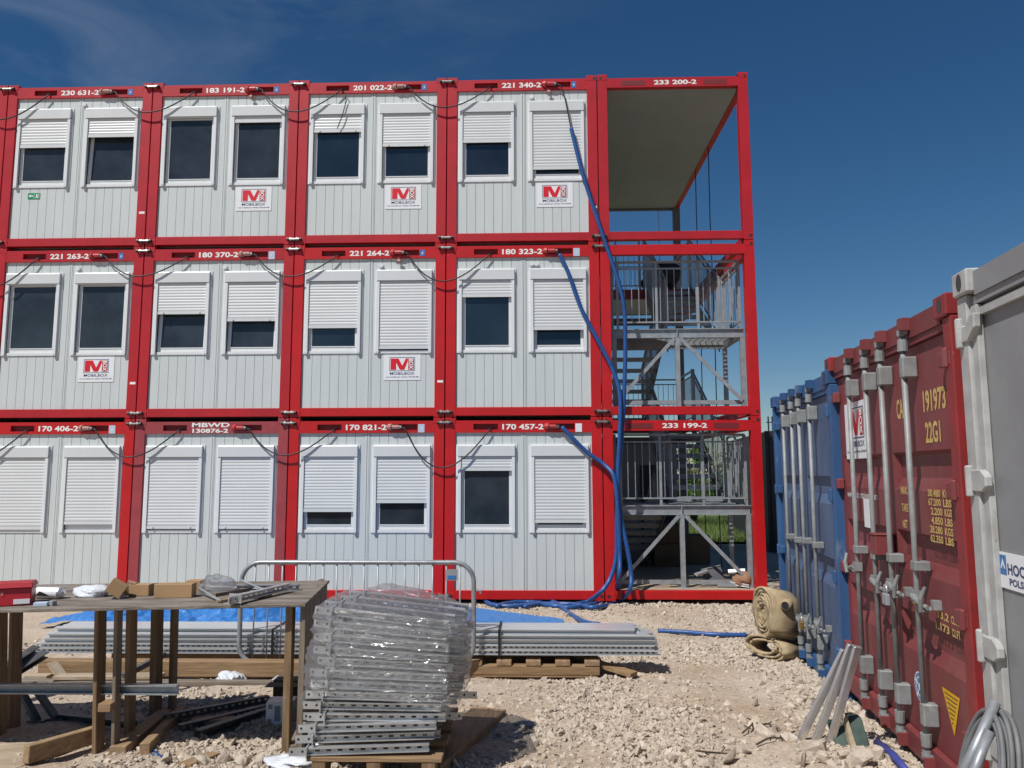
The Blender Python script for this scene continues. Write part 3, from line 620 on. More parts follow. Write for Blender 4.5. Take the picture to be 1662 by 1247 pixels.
# ------------------------------------------------------------------ stair tower: three red frames
X0 = 4 * W
def stair_frame(ri, num, lab):
    e = empty('stair_frame', (X0, 0, ri * H), 0, lab, 'steel frame', 'open frames of the stair tower')
    for xx in (0.0075, 2.285):
        for yy in (0.0, 5.90):
            P = MB(); P.box(xx, xx + 0.1575, yy, yy + 0.15, 0.0, 2.79 if ri == 2 else 2.765); P.box(xx, xx + 0.1575, yy - 0.003, yy + 0.153, 2.70, 2.79 if ri < 2 else 2.80); P.box(xx, xx + 0.1575, yy - 0.003, yy + 0.153, 0.004, 0.12)
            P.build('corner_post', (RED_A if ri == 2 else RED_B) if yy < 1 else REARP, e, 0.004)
    paint = RED_A if ri == 2 else RED_B
    P = MB(); P.box(0.165, 2.285, 0.003, 0.10, 2.575, 2.735)
    if num:
        P.m = 1; P.box(0.40, 0.78, 0.0002, 0.0026, 2.605, 2.69); P.box(1.72, 2.10, 0.0002, 0.0026, 2.605, 2.69); P.m = 0
    P.build('top_rail', [paint, SLOTRED], e)
    P = MB(); P.box(0.165, 2.285, 0.003, 0.10, 0.025, 0.155); P.build('bottom_rail', paint, e, 0.004)
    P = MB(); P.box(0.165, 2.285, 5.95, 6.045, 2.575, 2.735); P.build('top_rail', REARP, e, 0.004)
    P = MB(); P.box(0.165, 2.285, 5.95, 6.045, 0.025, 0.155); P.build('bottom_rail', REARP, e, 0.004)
    for xx in (0.02, 2.33):
        P = MB(); P.box(xx, xx + 0.10, 0.156, 5.895, 2.60, 2.73); P.build('side_rail', paint, e, 0.004)
        P = MB(); P.box(xx, xx + 0.10, 0.156, 5.895, 0.03, 0.15); P.build('side_rail', paint, e, 0.004)
    if num:
        P = MB(); P.text(num, (0.925, -0.0005, 2.612), (1, 0, 0), (0, 0, 1), 0.69, 0.078); P.build('number_lettering', LETTER, e, recalc=False)
    for xx in (0.06, 2.395):
        for zz in (0.068, 2.735):
            P = MB(); P.disc((xx, -0.0042, zz), (0, -1, 0), 0.026, 12); P.build('corner_hole', DARK, e, recalc=False)
    return e
SF = [stair_frame(0, '233 199-2', 'red ground floor stair frame numbered 233 199-2 with timber floor'), stair_frame(1, None, 'red middle stair frame without a number, around the upper landing'), stair_frame(2, '233 200-2', 'red top stair frame numbered 233 200-2 carrying a flat ceiling')]
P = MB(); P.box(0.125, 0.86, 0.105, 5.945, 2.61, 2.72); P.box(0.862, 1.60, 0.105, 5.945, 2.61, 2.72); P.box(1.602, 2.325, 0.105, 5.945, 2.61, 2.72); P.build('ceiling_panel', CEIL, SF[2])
P = MB(); P.box(0.125, 2.325, 0.105, 5.945, 0.05, 0.158); P.build('floor_board', PLY, SF[0])
for ri in (1, 2):
    P = MB(); P.box(0.125, 2.325, 4.05, 5.945, 0.03, 0.15); P.build('floor_board', CABIN, SF[ri])
    P = MB(); P.box(0.125, 2.325, 3.95, 4.045, -0.04, 0.155); P.build('cross_beam', RED_C, SF[ri])

st = empty('steel_staircase', (X0, 0, 0), 0, 'galvanised steel stair with two railed landings inside the red tower', 'staircase')
def railing(a, b_, base, parent, h=1.1, posts=(), bars=0.11, slope=0.0, name='railing'):
    """posts, two top rails, a bottom rail and upright bars from a to b (x,y,z)"""
    a = Vector(a); b_ = Vector(b_); P = MB(); ln = (b_ - a).length; u = Vector((0, 0, 1))
    for hh, s_ in ((h, 0.034), (h - 0.11, 0.024), (0.11, 0.024)): P.bar(a + u * hh, b_ + u * hh, s_, s_)
    n = max(2, int(ln / bars))
    for i in range(1, n):
        p = a.lerp(b_, i / n); P.bar(p + u * 0.11, p + u * (h - 0.11), 0.011, 0.011, (0, 1, 0))
    for t_ in posts:
        p = a.lerp(b_, t_); P.bar(p - u * 0.0, p + u * h, 0.04, 0.012, (0, 1, 0)); 
    return P.build(name, STEEL, parent)
for s_ in (0, 1):
    zb = s_ * H + 0.16; zl = s_ * H + 1.42; zt = (s_ + 1) * H + 0.15
    P = MB(); x0, x1, y0 = 0.20, 2.30, 0.25
    P.box(x0, x1, y0 + 0.03, y0 + 0.038, zl - 0.135, zl - 0.012); P.box(x0, x1 + 0.02, y0, y0 + 0.07, zl - 0.012, zl); P.box(x0, x1 + 0.02, y0, y0 + 0.07, zl - 0.147, zl - 0.135)
    P.box(1.235, 1.247, y0, y0 + 0.03, zl - 0.135, zl - 0.012)
    P.build('landing_beam', STEEL, st)
    P = MB(); P.box(x0, x1, 1.36, 1.42, zl - 0.147, zl); P.box(x0, x0 + 0.06, 0.32, 1.36, zl - 0.147, zl); P.box(x1 - 0.06, x1, 0.32, 1.36, zl - 0.147, zl); P.build('landing_frame', STEEL, st)
    P = MB()
    for i in range(26): P.box(x0 + 0.07, x1 - 0.07, 0.335 + i * 0.039, 0.340 + i * 0.039, zl - 0.04, zl - 0.004)
    for i in range(20): P.box(x0 + 0.075 + i * 0.103, x0 + 0.081 + i * 0.103, 0.33, 1.355, zl - 0.036, zl - 0.010)
    P.build('landing_grating', STEEL, st)
    for xx in (0.24, 1.24, 2.27):
        P = MB(); P.box(xx - 0.035, xx + 0.035, y0 + 0.002, y0 + 0.066, zb, zl - 0.148); P.box(xx - 0.07, xx + 0.07, y0 - 0.02, y0 + 0.1, zb - 0.002, zb + 0.01); P.build('landing_post', STEEL, st)
    for xx in (0.24, 2.27):
        P = MB(); P.box(xx - 0.035, xx + 0.035, 1.36, 1.42, zb, zl - 0.148); P.build('landing_post', STEEL, st)
    for xx, xt in ((0.27, 1.19), (2.24, 1.29)):
        P = MB(); P.bar((xx, y0 - 0.005, zb + 0.10), (xt, y0 - 0.005, zl - 0.16), 0.012, 0.055, (0, 0, 1)); P.bar((xx, y0 + 0.012, zb + 0.08), (xt, y0 + 0.012, zl - 0.18), 0.045, 0.008, (0, 0, 1)); P.build('brace', STEEL, st)
    P = MB(); P.box(0.24, 2.27, y0 + 0.068, y0 + 0.075, zb + 0.05, zb + 0.115); P.box(0.24, 2.27, y0 + 0.0755, y0 + 0.12, zb + 0.05, zb + 0.057); P.build('bottom_angle', STEEL, st)
    railing((0.30, y0 + 0.02, zl), (2.25, y0 + 0.02, zl), 0, st, posts=(0.0, 0.32, 0.66, 1.0))
    railing((2.25, y0 + 0.08, zl), (2.25, 1.36, zl), 0, st, posts=(0.0, 0.5, 1.0))
    railing((0.22, y0 + 0.08, zl), (0.22, 1.36, zl), 0, st, posts=(0.0, 1.0))
    for nm_, xa, xb, pa, pb in (('upper_flight', 1.30, 2.20, (1.42, zl), (4.0, zt)), ('lower_flight', 0.24, 1.18, (1.42, zl), (4.0, s_ * H + 0.15))):
        P = MB()
        for xx in (xa, xb):
            P.bar((xx, pa[0], pa[1] - 0.10), (xx, pb[0], pb[1] - 0.10), 0.012, 0.22)
        fl_ = P.build(nm_, STEEL, st); n = 8; T_ = MB()
        for i in range(n):
            t_ = (i + 0.5) / n; y = pa[0] + (pb[0] - pa[0]) * t_; z = pa[1] + (pb[1] - pa[1]) * t_
            tr_ = MB(); tr_.box(xa + 0.008, xb - 0.008, y - 0.14, y + 0.14, z - 0.035, z); tr_.box(xa + 0.008, xb - 0.008, y - 0.143, y - 0.141, z - 0.08, z); tr_.build('tread', STEEL, fl_)
    railing((2.22, 1.45, zl + 0.02), (2.22, 4.0, zt), 0, st, posts=(0.0, 0.33, 0.66, 1.0))
    railing((1.28, 1.45, zl + 0.02), (1.28, 4.0, zt), 0, st, posts=(0.0, 0.5, 1.0))
    railing((1.19, 1.45, zl + 0.02), (1.19, 4.0, s_ * H + 0.15), 0, st, posts=(0.5, 1.0))
for s_ in (1, 2):
    zf = s_ * H + 0.16
    railing((0.2, 5.85, zf), (2.28, 5.85, zf), 0, st, posts=(0, .33, .66, 1)); railing((2.28, 4.1, zf), (2.28, 5.85, zf), 0, st, posts=(0, 1.0))
railing((0.2, 4.1, 2 * H + .16), (1.2, 4.1, 2 * H + .16), 0, st, posts=(0, .5, 1))
railing((1.2, 1.5, 2 * H + .0), (1.2, 1.52, 2 * H + .0), 0, st, posts=())

# two thin leads hanging from the roof of the stair tower
for yy, lb in ((2.5, 'thin black lead hanging from the tower roof, nearer of the two'), (3.7, 'thin black lead hanging from the tower roof, further of the two')):
    P = MB(); P.tube([(X0 + 2.36, yy, 2 * H + 2.62), (X0 + 2.355, yy + 0.02, 2 * H + 1.2), (X0 + 2.37, yy, H + 1.9), (X0 + 2.34, yy - 0.01, 1.2), (X0 + 2.36, yy, gz(0, 1) + 0.01)], 0.010, 6); tag(P.build('hanging_lead', BLACK), lb, 'cable', 'leads hanging from the tower roof')

# black bag on the top floor of the tower
def blob(name, matl, c, r, seed, sub=4, amp=0.25, fr=2.0, flat=None, parent=None):
    v, f = ico(sub); n = fbm(v[:, 0] * fr + 20 + v[:, 2] * fr * 0.7, v[:, 1] * fr + 20 - v[:, 2] * fr, seed, 4) - 0.5
    v = v * (1 + amp * 2 * n)[:, None] * np.array(r)
    if flat is not None: v[:, 2] = np.maximum(v[:, 2], flat)
    P = MB(); P.add([(a + c[0], b_ + c[1], d + c[2]) for a, b_, d in v], [tuple(x) for x in f]); return P.build(name, matl, parent, smooth=True)
bp_ = at(1074, 450, 4.35); bg_ = blob('black_bag', BAG, (bp_.x, 4.35, 2 * H + 0.50), (0.44, 0.22, 0.33), 5, amp=0.55, fr=1.1, flat=-0.33)
tag(bg_, 'bulky black bag sitting on the top floor of the stair tower', 'bag')

# ------------------------------------------------------------------ shipping containers
def container(o, a, col, colp, coldoor, lab, style):
    e = empty('shipping_container', o, a, lab, 'shipping container', 'shipping containers in a row')
    Wc, Hc = 2.438, 2.591
    rec = 0.055
    def casting(x, z, y=0.0):
        P = MB(); P.box(x, x + 0.162, y - 0.012, y + 0.166, z, z + 0.118); c_ = P.build('corner_casting', colp, e, 0.008)
        P = MB(); n = 14
        P.add([(x + 0.081 + 0.030 * math.cos(2 * math.pi * i / n), y - 0.0135, z + 0.062 + 0.043 * math.sin(2 * math.pi * i / n)) for i in range(n)], [tuple(range(n))]); P.build('casting_hole', GASKET, c_, recalc=False)
    for x in (0, Wc - 0.162):
        for z in (0, Hc - 0.118): casting(x, z)
    for x in (0, Wc - 0.10):
        P = MB(); pw_ = 0.10; P.box(x, x + pw_, 0.006, 0.13, 0.12, Hc - 0.12); P.build('corner_post', colp, e, 0.006)
    P = MB(); P.box(0.163, Wc - 0.163, 0.02, 0.12, Hc - 0.135, Hc - 0.02); P.box(0.10, Wc - 0.10, 0.03, 0.12, Hc - 0.175, Hc - 0.136); P.build('door_header', col, e)
    P = MB(); P.box(0.163, Wc - 0.163, 0.012, 0.12, 0.02, 0.135); P.build('door_sill', col, e)
    P = MB(); P.box(0.03, Wc - 0.03, 0.13, 6.05, 0.10, Hc - 0.03); P.build('container_body', col, e)
    P = MB()
    for i in range(20):
        P.box(0.012, 0.03, 0.30 + i * 0.28, 0.44 + i * 0.28, 0.15, Hc - 0.12); P.box(Wc - 0.03, Wc - 0.012, 0.30 + i * 0.28, 0.44 + i * 0.28, 0.15, Hc - 0.12)
    P.build('side_corrugation', col, e)
    zb, zt = 0.14, Hc - 0.18
    doors = []
    for x0, x1 in ((0.115, 1.210), (1.228, 2.323)):
        if style == 'flat':
            P = MB(); P.box(x0 - 0.015, x1 + 0.007, rec, rec + 0.06, zb, zt); d_ = P.build('door', coldoor, e, 0.004)
        else:
            bands = style
            prof = [(rec, zb)]
            for zc in sorted(bands):
                prof += [(rec, zc - 0.16), (rec + 0.036, zc - 0.08), (rec + 0.036, zc + 0.055), (rec, zc + 0.075)]
            prof += [(rec, zt)]
            xa, xb = x0 + 0.09, x1 - 0.09; P = MB()
            back = [(rec + 0.06, zt), (rec + 0.06, zb)]
            P.prism(prof + back, (xa, 0, 0), (0, 1, 0), (0, 0, 1), (1, 0, 0), xb - xa)
            P.box(x0, xa - 0.0005, rec - 0.001, rec + 0.061, zb, zt); P.box(xb + 0.0005, x1, rec - 0.001, rec + 0.061, zb, zt)
            for zc in bands:     # slanted ends of the hollows
                for xs, xe in ((xa, xa + 0.05), (xb, xb - 0.05)):
                    A = (xs, rec, zc + 0.075); B = (xs, rec, zc - 0.16); Cc = (xe, rec + 0.0355, zc + 0.055); D = (xe, rec + 0.0355, zc - 0.08)
                    P.add([A, B, D, Cc], [(0, 1, 2, 3)]); P.add([A, Cc, (xs, rec + 0.0355, zc + 0.055)], [(0, 1, 2)])
            d_ = P.build('door', coldoor, e)
        doors.append(d_)
    P = MB(); P.box(0.10, Wc - 0.10, rec + 0.012, rec + 0.07, zt, zt + 0.022); P.box(1.2105, 1.2275, rec + 0.012, rec + 0.05, zb, zt); P.box(0.1005, 0.1145, rec + 0.02, rec + 0.06, zb, zt); P.box(2.3235, 2.3375, rec + 0.02, rec + 0.06, zb, zt); P.build('door_gasket', GASKET, e)
    hz = (0.34, 0.94, 1.58, 2.26) if style != 'flat' else (0.36, 0.80, 1.57, 2.29)
    for side in (0, 1):
        for z in hz:
            P = MB()
            if style == 'flat':
                pr = [(0.015, 0.01), (0.15, 0.01), (0.195, 0.035), (0.195, 0.085), (0.15, 0.115), (0.015, 0.115)] if z < 2 else [(0.015, 0.01), (0.11, 0.01), (0.19, 0.065), (0.195, 0.135), (0.15, 0.135), (0.10, 0.09), (0.015, 0.10)]
                if side: pr = [(Wc - p[0], p[1]) for p in pr]
                P.prism(pr, (0, -0.004, z - 0.06), (1, 0, 0), (0, 0, 1), (0, 1, 0), 0.035); P.tube([(0.035 if not side else Wc - 0.035, -0.005, z - 0.075), (0.035 if not side else Wc - 0.035, -0.005, z + 0.075)], 0.02, 10)
            else:
                xs = (0.03, 0.19) if not side else (Wc - 0.19, Wc - 0.03)
                P.box(xs[0], xs[1], 0.003, rec - 0.003, z - 0.04, z + 0.04); px_ = 0.075 if not side else Wc - 0.075; P.tube([(px_, 0.002, z - 0.052), (px_, 0.002, z + 0.052)], 0.02, 10)
            P.build('hinge', colp if style == 'flat' else col, e, 0.006)
    if style == 'flat':
        for x in (0.1005, 2.2725):
            P = MB(); P.box(x, x + 0.065, 0.022, rec - 0.002, 0.14, Hc - 0.18); P.build('post_flange', colp, e, 0.004)
        P = MB(); P.box(0.17, Wc - 0.17, 0.03, rec - 0.001, Hc - 0.235, Hc - 0.20); P.build('trim_strip', colp, e)
        rods = [0.80, 1.06, 1.38, 1.66]
    else: rods = [0.66, 1.06, 1.38, 1.80]
    for i, x in enumerate(rods):
        P = MB(); yr = -0.012; P.tube([(x, yr, 0.11), (x, yr, Hc - 0.10)], 0.0165, 12); r_ = P.build('locking_rod', RODM, e, smooth=True)
        for z in ((0.33, 0.27), (Hc - 0.30, 0.27)):
            P = MB(); P.box(x - 0.023, x + 0.040, yr - 0.019, rec - 0.0015, z[0] - 0.07, z[0] + 0.055); P.build('rod_guard', RODM, r_, 0.008)
        zc_ = 1.12 if i in (0, 1) else 1.14
        for z in (zc_,):
            P = MB(); P.box(x - 0.026, x + 0.05, yr - 0.021, rec - 0.0015, z - 0.027, z + 0.027); P.build('rod_bracket', RODM, r_, 0.005)
        for z, sg in ((0.10, 1), (Hc - 0.09, -1)):
            P = MB(); P.tube([(x, yr, z + sg * 0.05), (x, yr, z + sg * 0.12)], [0.027, 0.03], 10); P.tube([(x, yr, z - sg * 0.01), (x, yr, z + sg * 0.03)], 0.024, 10); P.box(x - 0.03, x + 0.03, yr - 0.02, 0.011, z - 0.02, z + 0.008); P.build('cam_end', RODM, r_)
            P = MB(); P.box(x - 0.045, x + 0.045, yr - 0.01, 0.019, z - sg * 0.075, z - sg * 0.04); P.box(x + 0.03, x + 0.05, yr - 0.03, 0.019, z - sg * 0.07, z - sg * 0.0); P.build('cam_keeper', col, e)
        # handle swung across the door
        dirx = -1 if i in (0,) else 1
        zh = {0: 1.00, 1: 0.96, 2: 0.98, 3: 0.97}[i] if not isinstance(style, list) or style[0] > 1 else 1.0
        if style == BLUEB: zh = 0.34 + 0.05 * i
        ln = 0.20
        P = MB(); P.tube([(x, yr - 0.022, zh), (x + dirx * 0.10, yr - 0.03, zh - 0.02), (x + dirx * ln, yr - 0.02, zh - 0.035)], [0.022, 0.014, 0.012], 8)
        P.box(x - 0.025, x + 0.025, yr - 0.03, yr + 0.024, zh - 0.03, zh + 0.03); P.build('rod_handle', RODM, r_)
        P = MB(); hx = x + dirx * (ln - 0.05); P.box(hx - 0.02, hx + 0.02, 0.008, rec - 0.0015, zh - 0.05, zh + 0.0)
        P.tube([(hx, 0.0, zh - 0.05), (hx, -0.05, zh - 0.055), (hx + dirx * 0.02, -0.055, zh + 0.01), (hx + dirx * 0.035, -0.035, zh + 0.075)], [0.016, 0.016, 0.014, 0.009], 8); P.build('handle_catch', RODM, e)
    return e, doors, rec
BLUEB = [1.66, 0.98]
A_ = -1.687
cb, db, rec = container((11.40, -3.303, 0.171), A_, CBLUE, CBLUE, CBLUE2, 'weathered blue shipping container beside the stair tower, doors closed', BLUEB)
cr, dr, rec = container((11.153, -5.598, 0.267), A_, CRED, CREDP, CRED, 'dark red shipping container with yellow lettering on its right door', [1.72, 1.24, 0.76])
dv = Vector((math.cos(A_), math.sin(A_), 0)); nv = Vector((-math.sin(A_), math.cos(A_), 0))
go_ = Vector((11.153, -5.598, 0.327)) + dv * 2.53
cg, dg_, rec = container(go_, A_, CGREY, CWHITE, CGREY, 'plain grey shipping container with white posts at the right edge', 'flat')
# markings on the red container
def lett(doo, mtl, items, y=0.0535, name='yellow_lettering'):
    its = []
    for s_, x, z, wd, h in items:
        if '  ' in s_:
            a_, b_ = s_.split('  '); its += [(a_, x, z, wd * 0.56, h), (b_, x + wd * 0.66, z, wd * 0.34, h)]
        else: its.append((s_, x, z, wd, h))
    for s_, x, z, wd, h in its:
        P = MB(); P.text(s_, (x, y, z), (1, 0, 0), (0, 0, 1), wd, h); P.build(name, mtl, doo, recalc=False)
rows_ = ['30.480  KGS', '67.200  LBS', '2.200  KGS', '4.850  LBS', '28.280  KGS', '62.350  LBS']
lett(dr[1], YEL, [('CA', 1.445, 2.00, 0.115, 0.125), ('191973', 1.885, 2.01, 0.315, 0.125), ('22G1', 1.89, 1.835, 0.215, 0.12),
                  ('MAX. GR', 1.435, 1.535, 0.20, 0.05), ('TARE', 1.435, 1.43, 0.11, 0.05), ('NET', 1.435, 1.33, 0.085, 0.05)]
     + [(t_, 1.87 + (0.03 if i in (2, 3) else 0), 1.535 - i * 0.0505, 0.315 - (0.03 if i in (2, 3) else 0), 0.042) for i, t_ in enumerate(rows_)], 0.0525)
lett(dr[1], YEL, [('CU.CAP.', 1.50, 0.885, 0.18, 0.045), ('33.2  CU.M.', 1.885, 0.87, 0.30, 0.044), ('1.173  CU.FT.', 1.865, 0.805, 0.33, 0.044)], 0.0525)
lett(dr[0], LETTER, [('www.caicontainers.com', 0.25, 1.48, 0.72, 0.05)], 0.0525, 'white_lettering')
bo = banner(dr[0], 0.30, 1.77, 0.56, 0.42); bo.location.y = 0.0195
P = MB(); P.box(0.66, 0.80, 0.049, 0.0538, 1.28, 1.48); P.build('paper_label', SIGNW, dr[0])
P = MB(); P.add([(1.90, 0.0515, 0.50), (2.03, 0.0515, 0.28), (2.13, 0.0515, 0.50)], [(0, 1, 2)]); P.add([(1.90, 0.0535, 0.50), (2.03, 0.0535, 0.28), (2.13, 0.0535, 0.50)], [(2, 1, 0)]); ys = P.build('warning_triangle', YELS, dr[1])
P = MB()
for i in range(7):
    z = 0.478 - i * 0.023; hw = 0.085 - i * 0.0125; P.quad((2.018 - hw, 0.0505, z), (2.018 + hw, 0.0505, z), (2.018 + hw, 0.0505, z + 0.006), (2.018 - hw, 0.0505, z + 0.006))
P.build('fine_print', GASKET, ys, recalc=False)
P = MB(); P.disc((1.56, 0.0525, 0.41), (0, -1, 0), 0.085, 24); cs = P.build('round_sticker', SIGNW, dr[1], recalc=False)
P = MB()
for rr, r0 in ((0.078, 0.058), (0.05, 0.02)):
    n = 24
    for i in range(n):
        if (i * 7) % 5 == 0: continue
        a0, a1_ = 2 * math.pi * i / n, 2 * math.pi * (i + 0.8) / n
        P.quad((1.56 + r0 * math.cos(a0), 0.0515, 0.41 + r0 * math.sin(a0)), (1.56 + rr * math.cos(a0), 0.0515, 0.41 + rr * math.sin(a0)), (1.56 + rr * math.cos(a1_), 0.0515, 0.41 + rr * math.sin(a1_)), (1.56 + r0 * math.cos(a1_), 0.0515, 0.41 + r0 * math.sin(a1_)))
P.build('sticker_print', BLUEST, cs, recalc=False)
P = MB(); P.box(1.17, 1.285, -0.07, 0.05, 1.14, 1.265); P.box(1.165, 1.29, -0.075, 0.05, 1.2655, 1.278); P.build('lock_box', CRED, cr, 0.006)
def padlock(x, z, matl, lab, par, yy=-0.075):
    e = empty('padlock', par.matrix_basis @ Vector((x, yy, z)), A_, lab, 'padlock')
    P = MB(); P.box(-0.04, 0.04, -0.014, 0.014, -0.07, 0.0); P.build('lock_case', matl, e, 0.005)
    P = MB(); P.tube([(-0.022, 0, 0.0), (-0.022, 0, 0.03), (-0.012, 0, 0.048), (0.012, 0, 0.048), (0.022, 0, 0.03), (0.022, 0, 0.0)], 0.007, 8); P.build('shackle', GALVB, e, smooth=True)
for o_ in (cb, cr, cg): o_.rotation_euler.z = A_
bpy.context.view_layer.update()
padlock(1.45, 0.93, GREYP, 'steel padlock on the third rod of the red container', cr)
padlock(1.42, 0.42, mat('brass', (0.42, 0.26, 0.07), 0.4, 0.8, var=0.3, vscale=20), 'brass padlock on the third rod of the blue container', cb)
# board on the grey door
P = MB(); P.box(0.155, 0.62, 0.0475, 0.0535, 1.09, 1.25); hb = P.build('name_board', SIGNW, dg_[0])
P = MB(); P.text('HOCHTIEF', (0.235, 0.0465, 1.155), (1, 0, 0), (0, 0, 1), 0.33, 0.05); P.text('POLSKA', (0.245, 0.0465, 1.108), (1, 0, 0), (0, 0, 1), 0.20, 0.032); P.build('dark_lettering', SIGNB, hb, recalc=False)
P = MB(); P.quad((0.165, 0.0465, 1.15), (0.225, 0.0465, 1.15), (0.225, 0.0465, 1.238), (0.165, 0.0465, 1.238)); em = P.build('blue_emblem', BLUEST, hb, recalc=False)
P = MB(); P.add([(0.172, 0.0455, 1.178), (0.195, 0.0455, 1.225), (0.218, 0.0455, 1.178), (0.206, 0.0455, 1.178), (0.195, 0.0455, 1.198), (0.184, 0.0455, 1.178)], [(0, 1, 2, 3, 4, 5)]); P.build('white_chevron', SIGNW, em, recalc=False)

# ------------------------------------------------------------------ blue conduits on the facade
def smooth_path(pts, n=6):
    P = [Vector(p) for p in pts]; out = []
    for i in range(len(P) - 1):
        p0 = P[max(i - 1, 0)]; p1 = P[i]; p2 = P[i + 1]; p3 = P[min(i + 2, len(P) - 1)]
        for j in range(n):
            t_ = j / n; out.append(0.5 * ((2 * p1) + (p2 - p0) * t_ + (2 * p0 - 5 * p1 + 4 * p2 - p3) * t_ ** 2 + (3 * p1 - p0 - 3 * p2 + p3) * t_ ** 3))
    out.append(P[-1]); return out
def on_ground(px, py, r): p = gnd(px, py); return (p.x, p.y, p.z + r)
RH = 0.034
def conduit(top_px, y, gp, lab, lead):
    e = empty('blue_hose', (0, 0, 0), 0, lab, 'hose')
    pts = [at(px, py, yy) for px, py, yy in top_px] + [on_ground(px, py, RH) for px, py in gp]
    path = smooth_path(pts, 7); path2 = []
    for a, b_ in zip(path[:-1], path[1:]):    # fine ribs of the corrugated tube
        k_ = max(1, int((b_ - a).length / 0.02))
        for j in range(k_): path2.append(a.lerp(b_, j / k_))
    P = MB(); P.tube(path2, [RH * (1.0 if i % 2 else 0.93) for i in range(len(path2))], 10); P.build('conduit', HOSE, e, smooth=True)
    P = MB(); P.tube(smooth_path(lead, 6), 0.011, 7); P.build('lead', BLACK, e, smooth=True)
    return e
pl_ = lambda ri: (3 * W + 1.68, 0.0, ri * H + 2.645)
e1 = conduit([(927, 208, -.06), (944, 276, -.07), (966, 345, -.07), (986, 405, -.08), (1003, 455, -.09), (1013, 500, -.09), (1015, 565, -.09), (1013, 640, -.10), (1010, 700, -.10), (1004, 775, -.12), (1001, 850, -.13), (1000, 905, -.14), (990, 940, -.18), (974, 962, -.26)], 0, [(950, 981), (905, 988), (860, 981), (825, 983), (805, 989)], 'longest blue hose, falling from the top floor socket down to the ground', [(3 * W + 1.78, -.03, 2 * H + 2.64), (3 * W + 1.86, -.05, 2 * H + 2.58), (3 * W + 1.93, -.055, 2 * H + 2.35), at(925, 200, -.058), at(930, 222, -.058)])
plug_mb((1.68, 0, 2.645), 0).build('plug', [PLUGR, GREYP], e1).location = (3 * W, 0, 2 * H)
e2 = conduit([(908, 413, -.05), (922, 442, -.06), (942, 498, -.06), (968, 548, -.07), (993, 597, -.085), (1006, 640, -.13), (1006, 700, -.16), (1003, 775, -.17), (1008, 840, -.16), (1018, 890, -.2), (1024, 930, -.22), (1022, 958, -.28)], 0, [(1004, 980), (965, 990), (930, 985), (880, 984), (850, 989)], 'blue hose running from the middle floor socket down to the ground', [(3 * W + 1.78, -.03, H + 2.64), at(900, 406, -.04), at(908, 414, -.05), at(914, 424, -.055)])
plug_mb((1.68, 0, 2.645), 0).build('plug', [PLUGR, GREYP], e2).location = (3 * W, 0, H)
e3 = conduit([(912, 693, -.05), (932, 714, -.06), (955, 736, -.06), (980, 754, -.08), (997, 776, -.20), (1003, 830, -.22), (1006, 900, -.22), (1004, 940, -.26)], 0, [(992, 974), (960, 985), (915, 990), (888, 976), (850, 970), (815, 976), (800, 980)], 'blue hose running from the ground floor socket down to the ground', [(3 * W + 1.78, -.03, 2.64), at(900, 690, -.04), at(913, 694, -.05), at(920, 701, -.055)])
plug_mb((1.68, 0, 2.645), 0).build('plug', [PLUGR, GREYP], e3).location = (3 * W, 0, 0)
def ghose(pts, lab, r=RH):
    path = smooth_path([on_ground(px, py, r * 0.8) for px, py in pts], 8); path2 = []
    for a, b_ in zip(path[:-1], path[1:]):
        k_ = max(1, int((b_ - a).length / 0.02))
        for j in range(k_): path2.append(a.lerp(b_, j / k_))
    P = MB(); P.tube(path2, [r * (1.0 if i % 2 else 0.92) for i in range(len(path2))], 10); tag(P.build('blue_hose', HOSE, smooth=True), lab, 'hose')
ghose([(800, 973), (850, 968), (895, 978), (925, 1000), (950, 1014), (975, 1018)], 'blue hose end bending from the wall towards the stacked steel channels')
ghose([(1068, 1027), (1110, 1029), (1160, 1033), (1216, 1034)], 'straight blue hose on the gravel between channels and canvas hose roll', 0.026)
ghose([(780, 972), (800, 985), (850, 986), (890, 975), (860, 970)], 'crumpled short loop of blue hose by the red bottom rail')

# ------------------------------------------------------------------ crowd barrier
BY = -5.03
bt = empty('crowd_barrier', (at(582, 1060, BY).x, BY, 0), 0, 'steel crowd control barrier with upright bars behind the wrapped pallet', 'barrier')
bx = bt.location.x; xl = at(392, 940, BY).x - bx; xr = at(769, 960, BY).x - bx; zt_ = at(600, 913, BY).z; zb_ = 0.275
def arc(cx, cz, r, a0, a1, n=6): return [(cx + r * math.cos(math.radians(a0 + (a1 - a0) * i / n)), 0, cz + r * math.sin(math.radians(a0 + (a1 - a0) * i / n))) for i in range(n + 1)]
P = MB(); rr = 0.17
loop = arc(xl + rr, zt_ - rr, rr, 180, 90) + arc(xr - rr, zt_ - rr, rr, 90, 0) + arc(xr - rr, zb_ + rr, rr, 0, -90) + arc(xl + rr, zb_ + rr, rr, -90, -180)
P.tube(loop, 0.021, 10, closed=True); P.build('frame', GALV, bt, smooth=True)
n = 17
for i in range(1, n):
    x = xl + (xr - xl) * i / n; P = MB(); P.tube([(x, 0, zb_ + 0.0), (x, 0, zt_)], 0.0072, 8); P.build('bar', GALV, bt, smooth=True)
for x in (xl + 0.42, xr - 0.42):
    P = MB(); P.tube([(x, 0.0, zb_ - 0.01), (x, -0.05, zb_ - 0.06), (x - 0.02, -0.28, 0.20)], 0.019, 8); P.tube([(x, 0.0, zb_ - 0.01), (x, 0.05, zb_ - 0.06), (x, 0.25, 0.19)], 0.019, 8); P.build('foot', GALV, bt, smooth=True)
P = MB(); px0 = at(724, 930, BY).x - bx; px1 = at(743, 930, BY).x - bx; P.box(px0, px1, -0.012, -0.009, at(733, 942, BY).z, at(733, 924, BY).z); pp = P.build('name_plate', GREYP, bt)
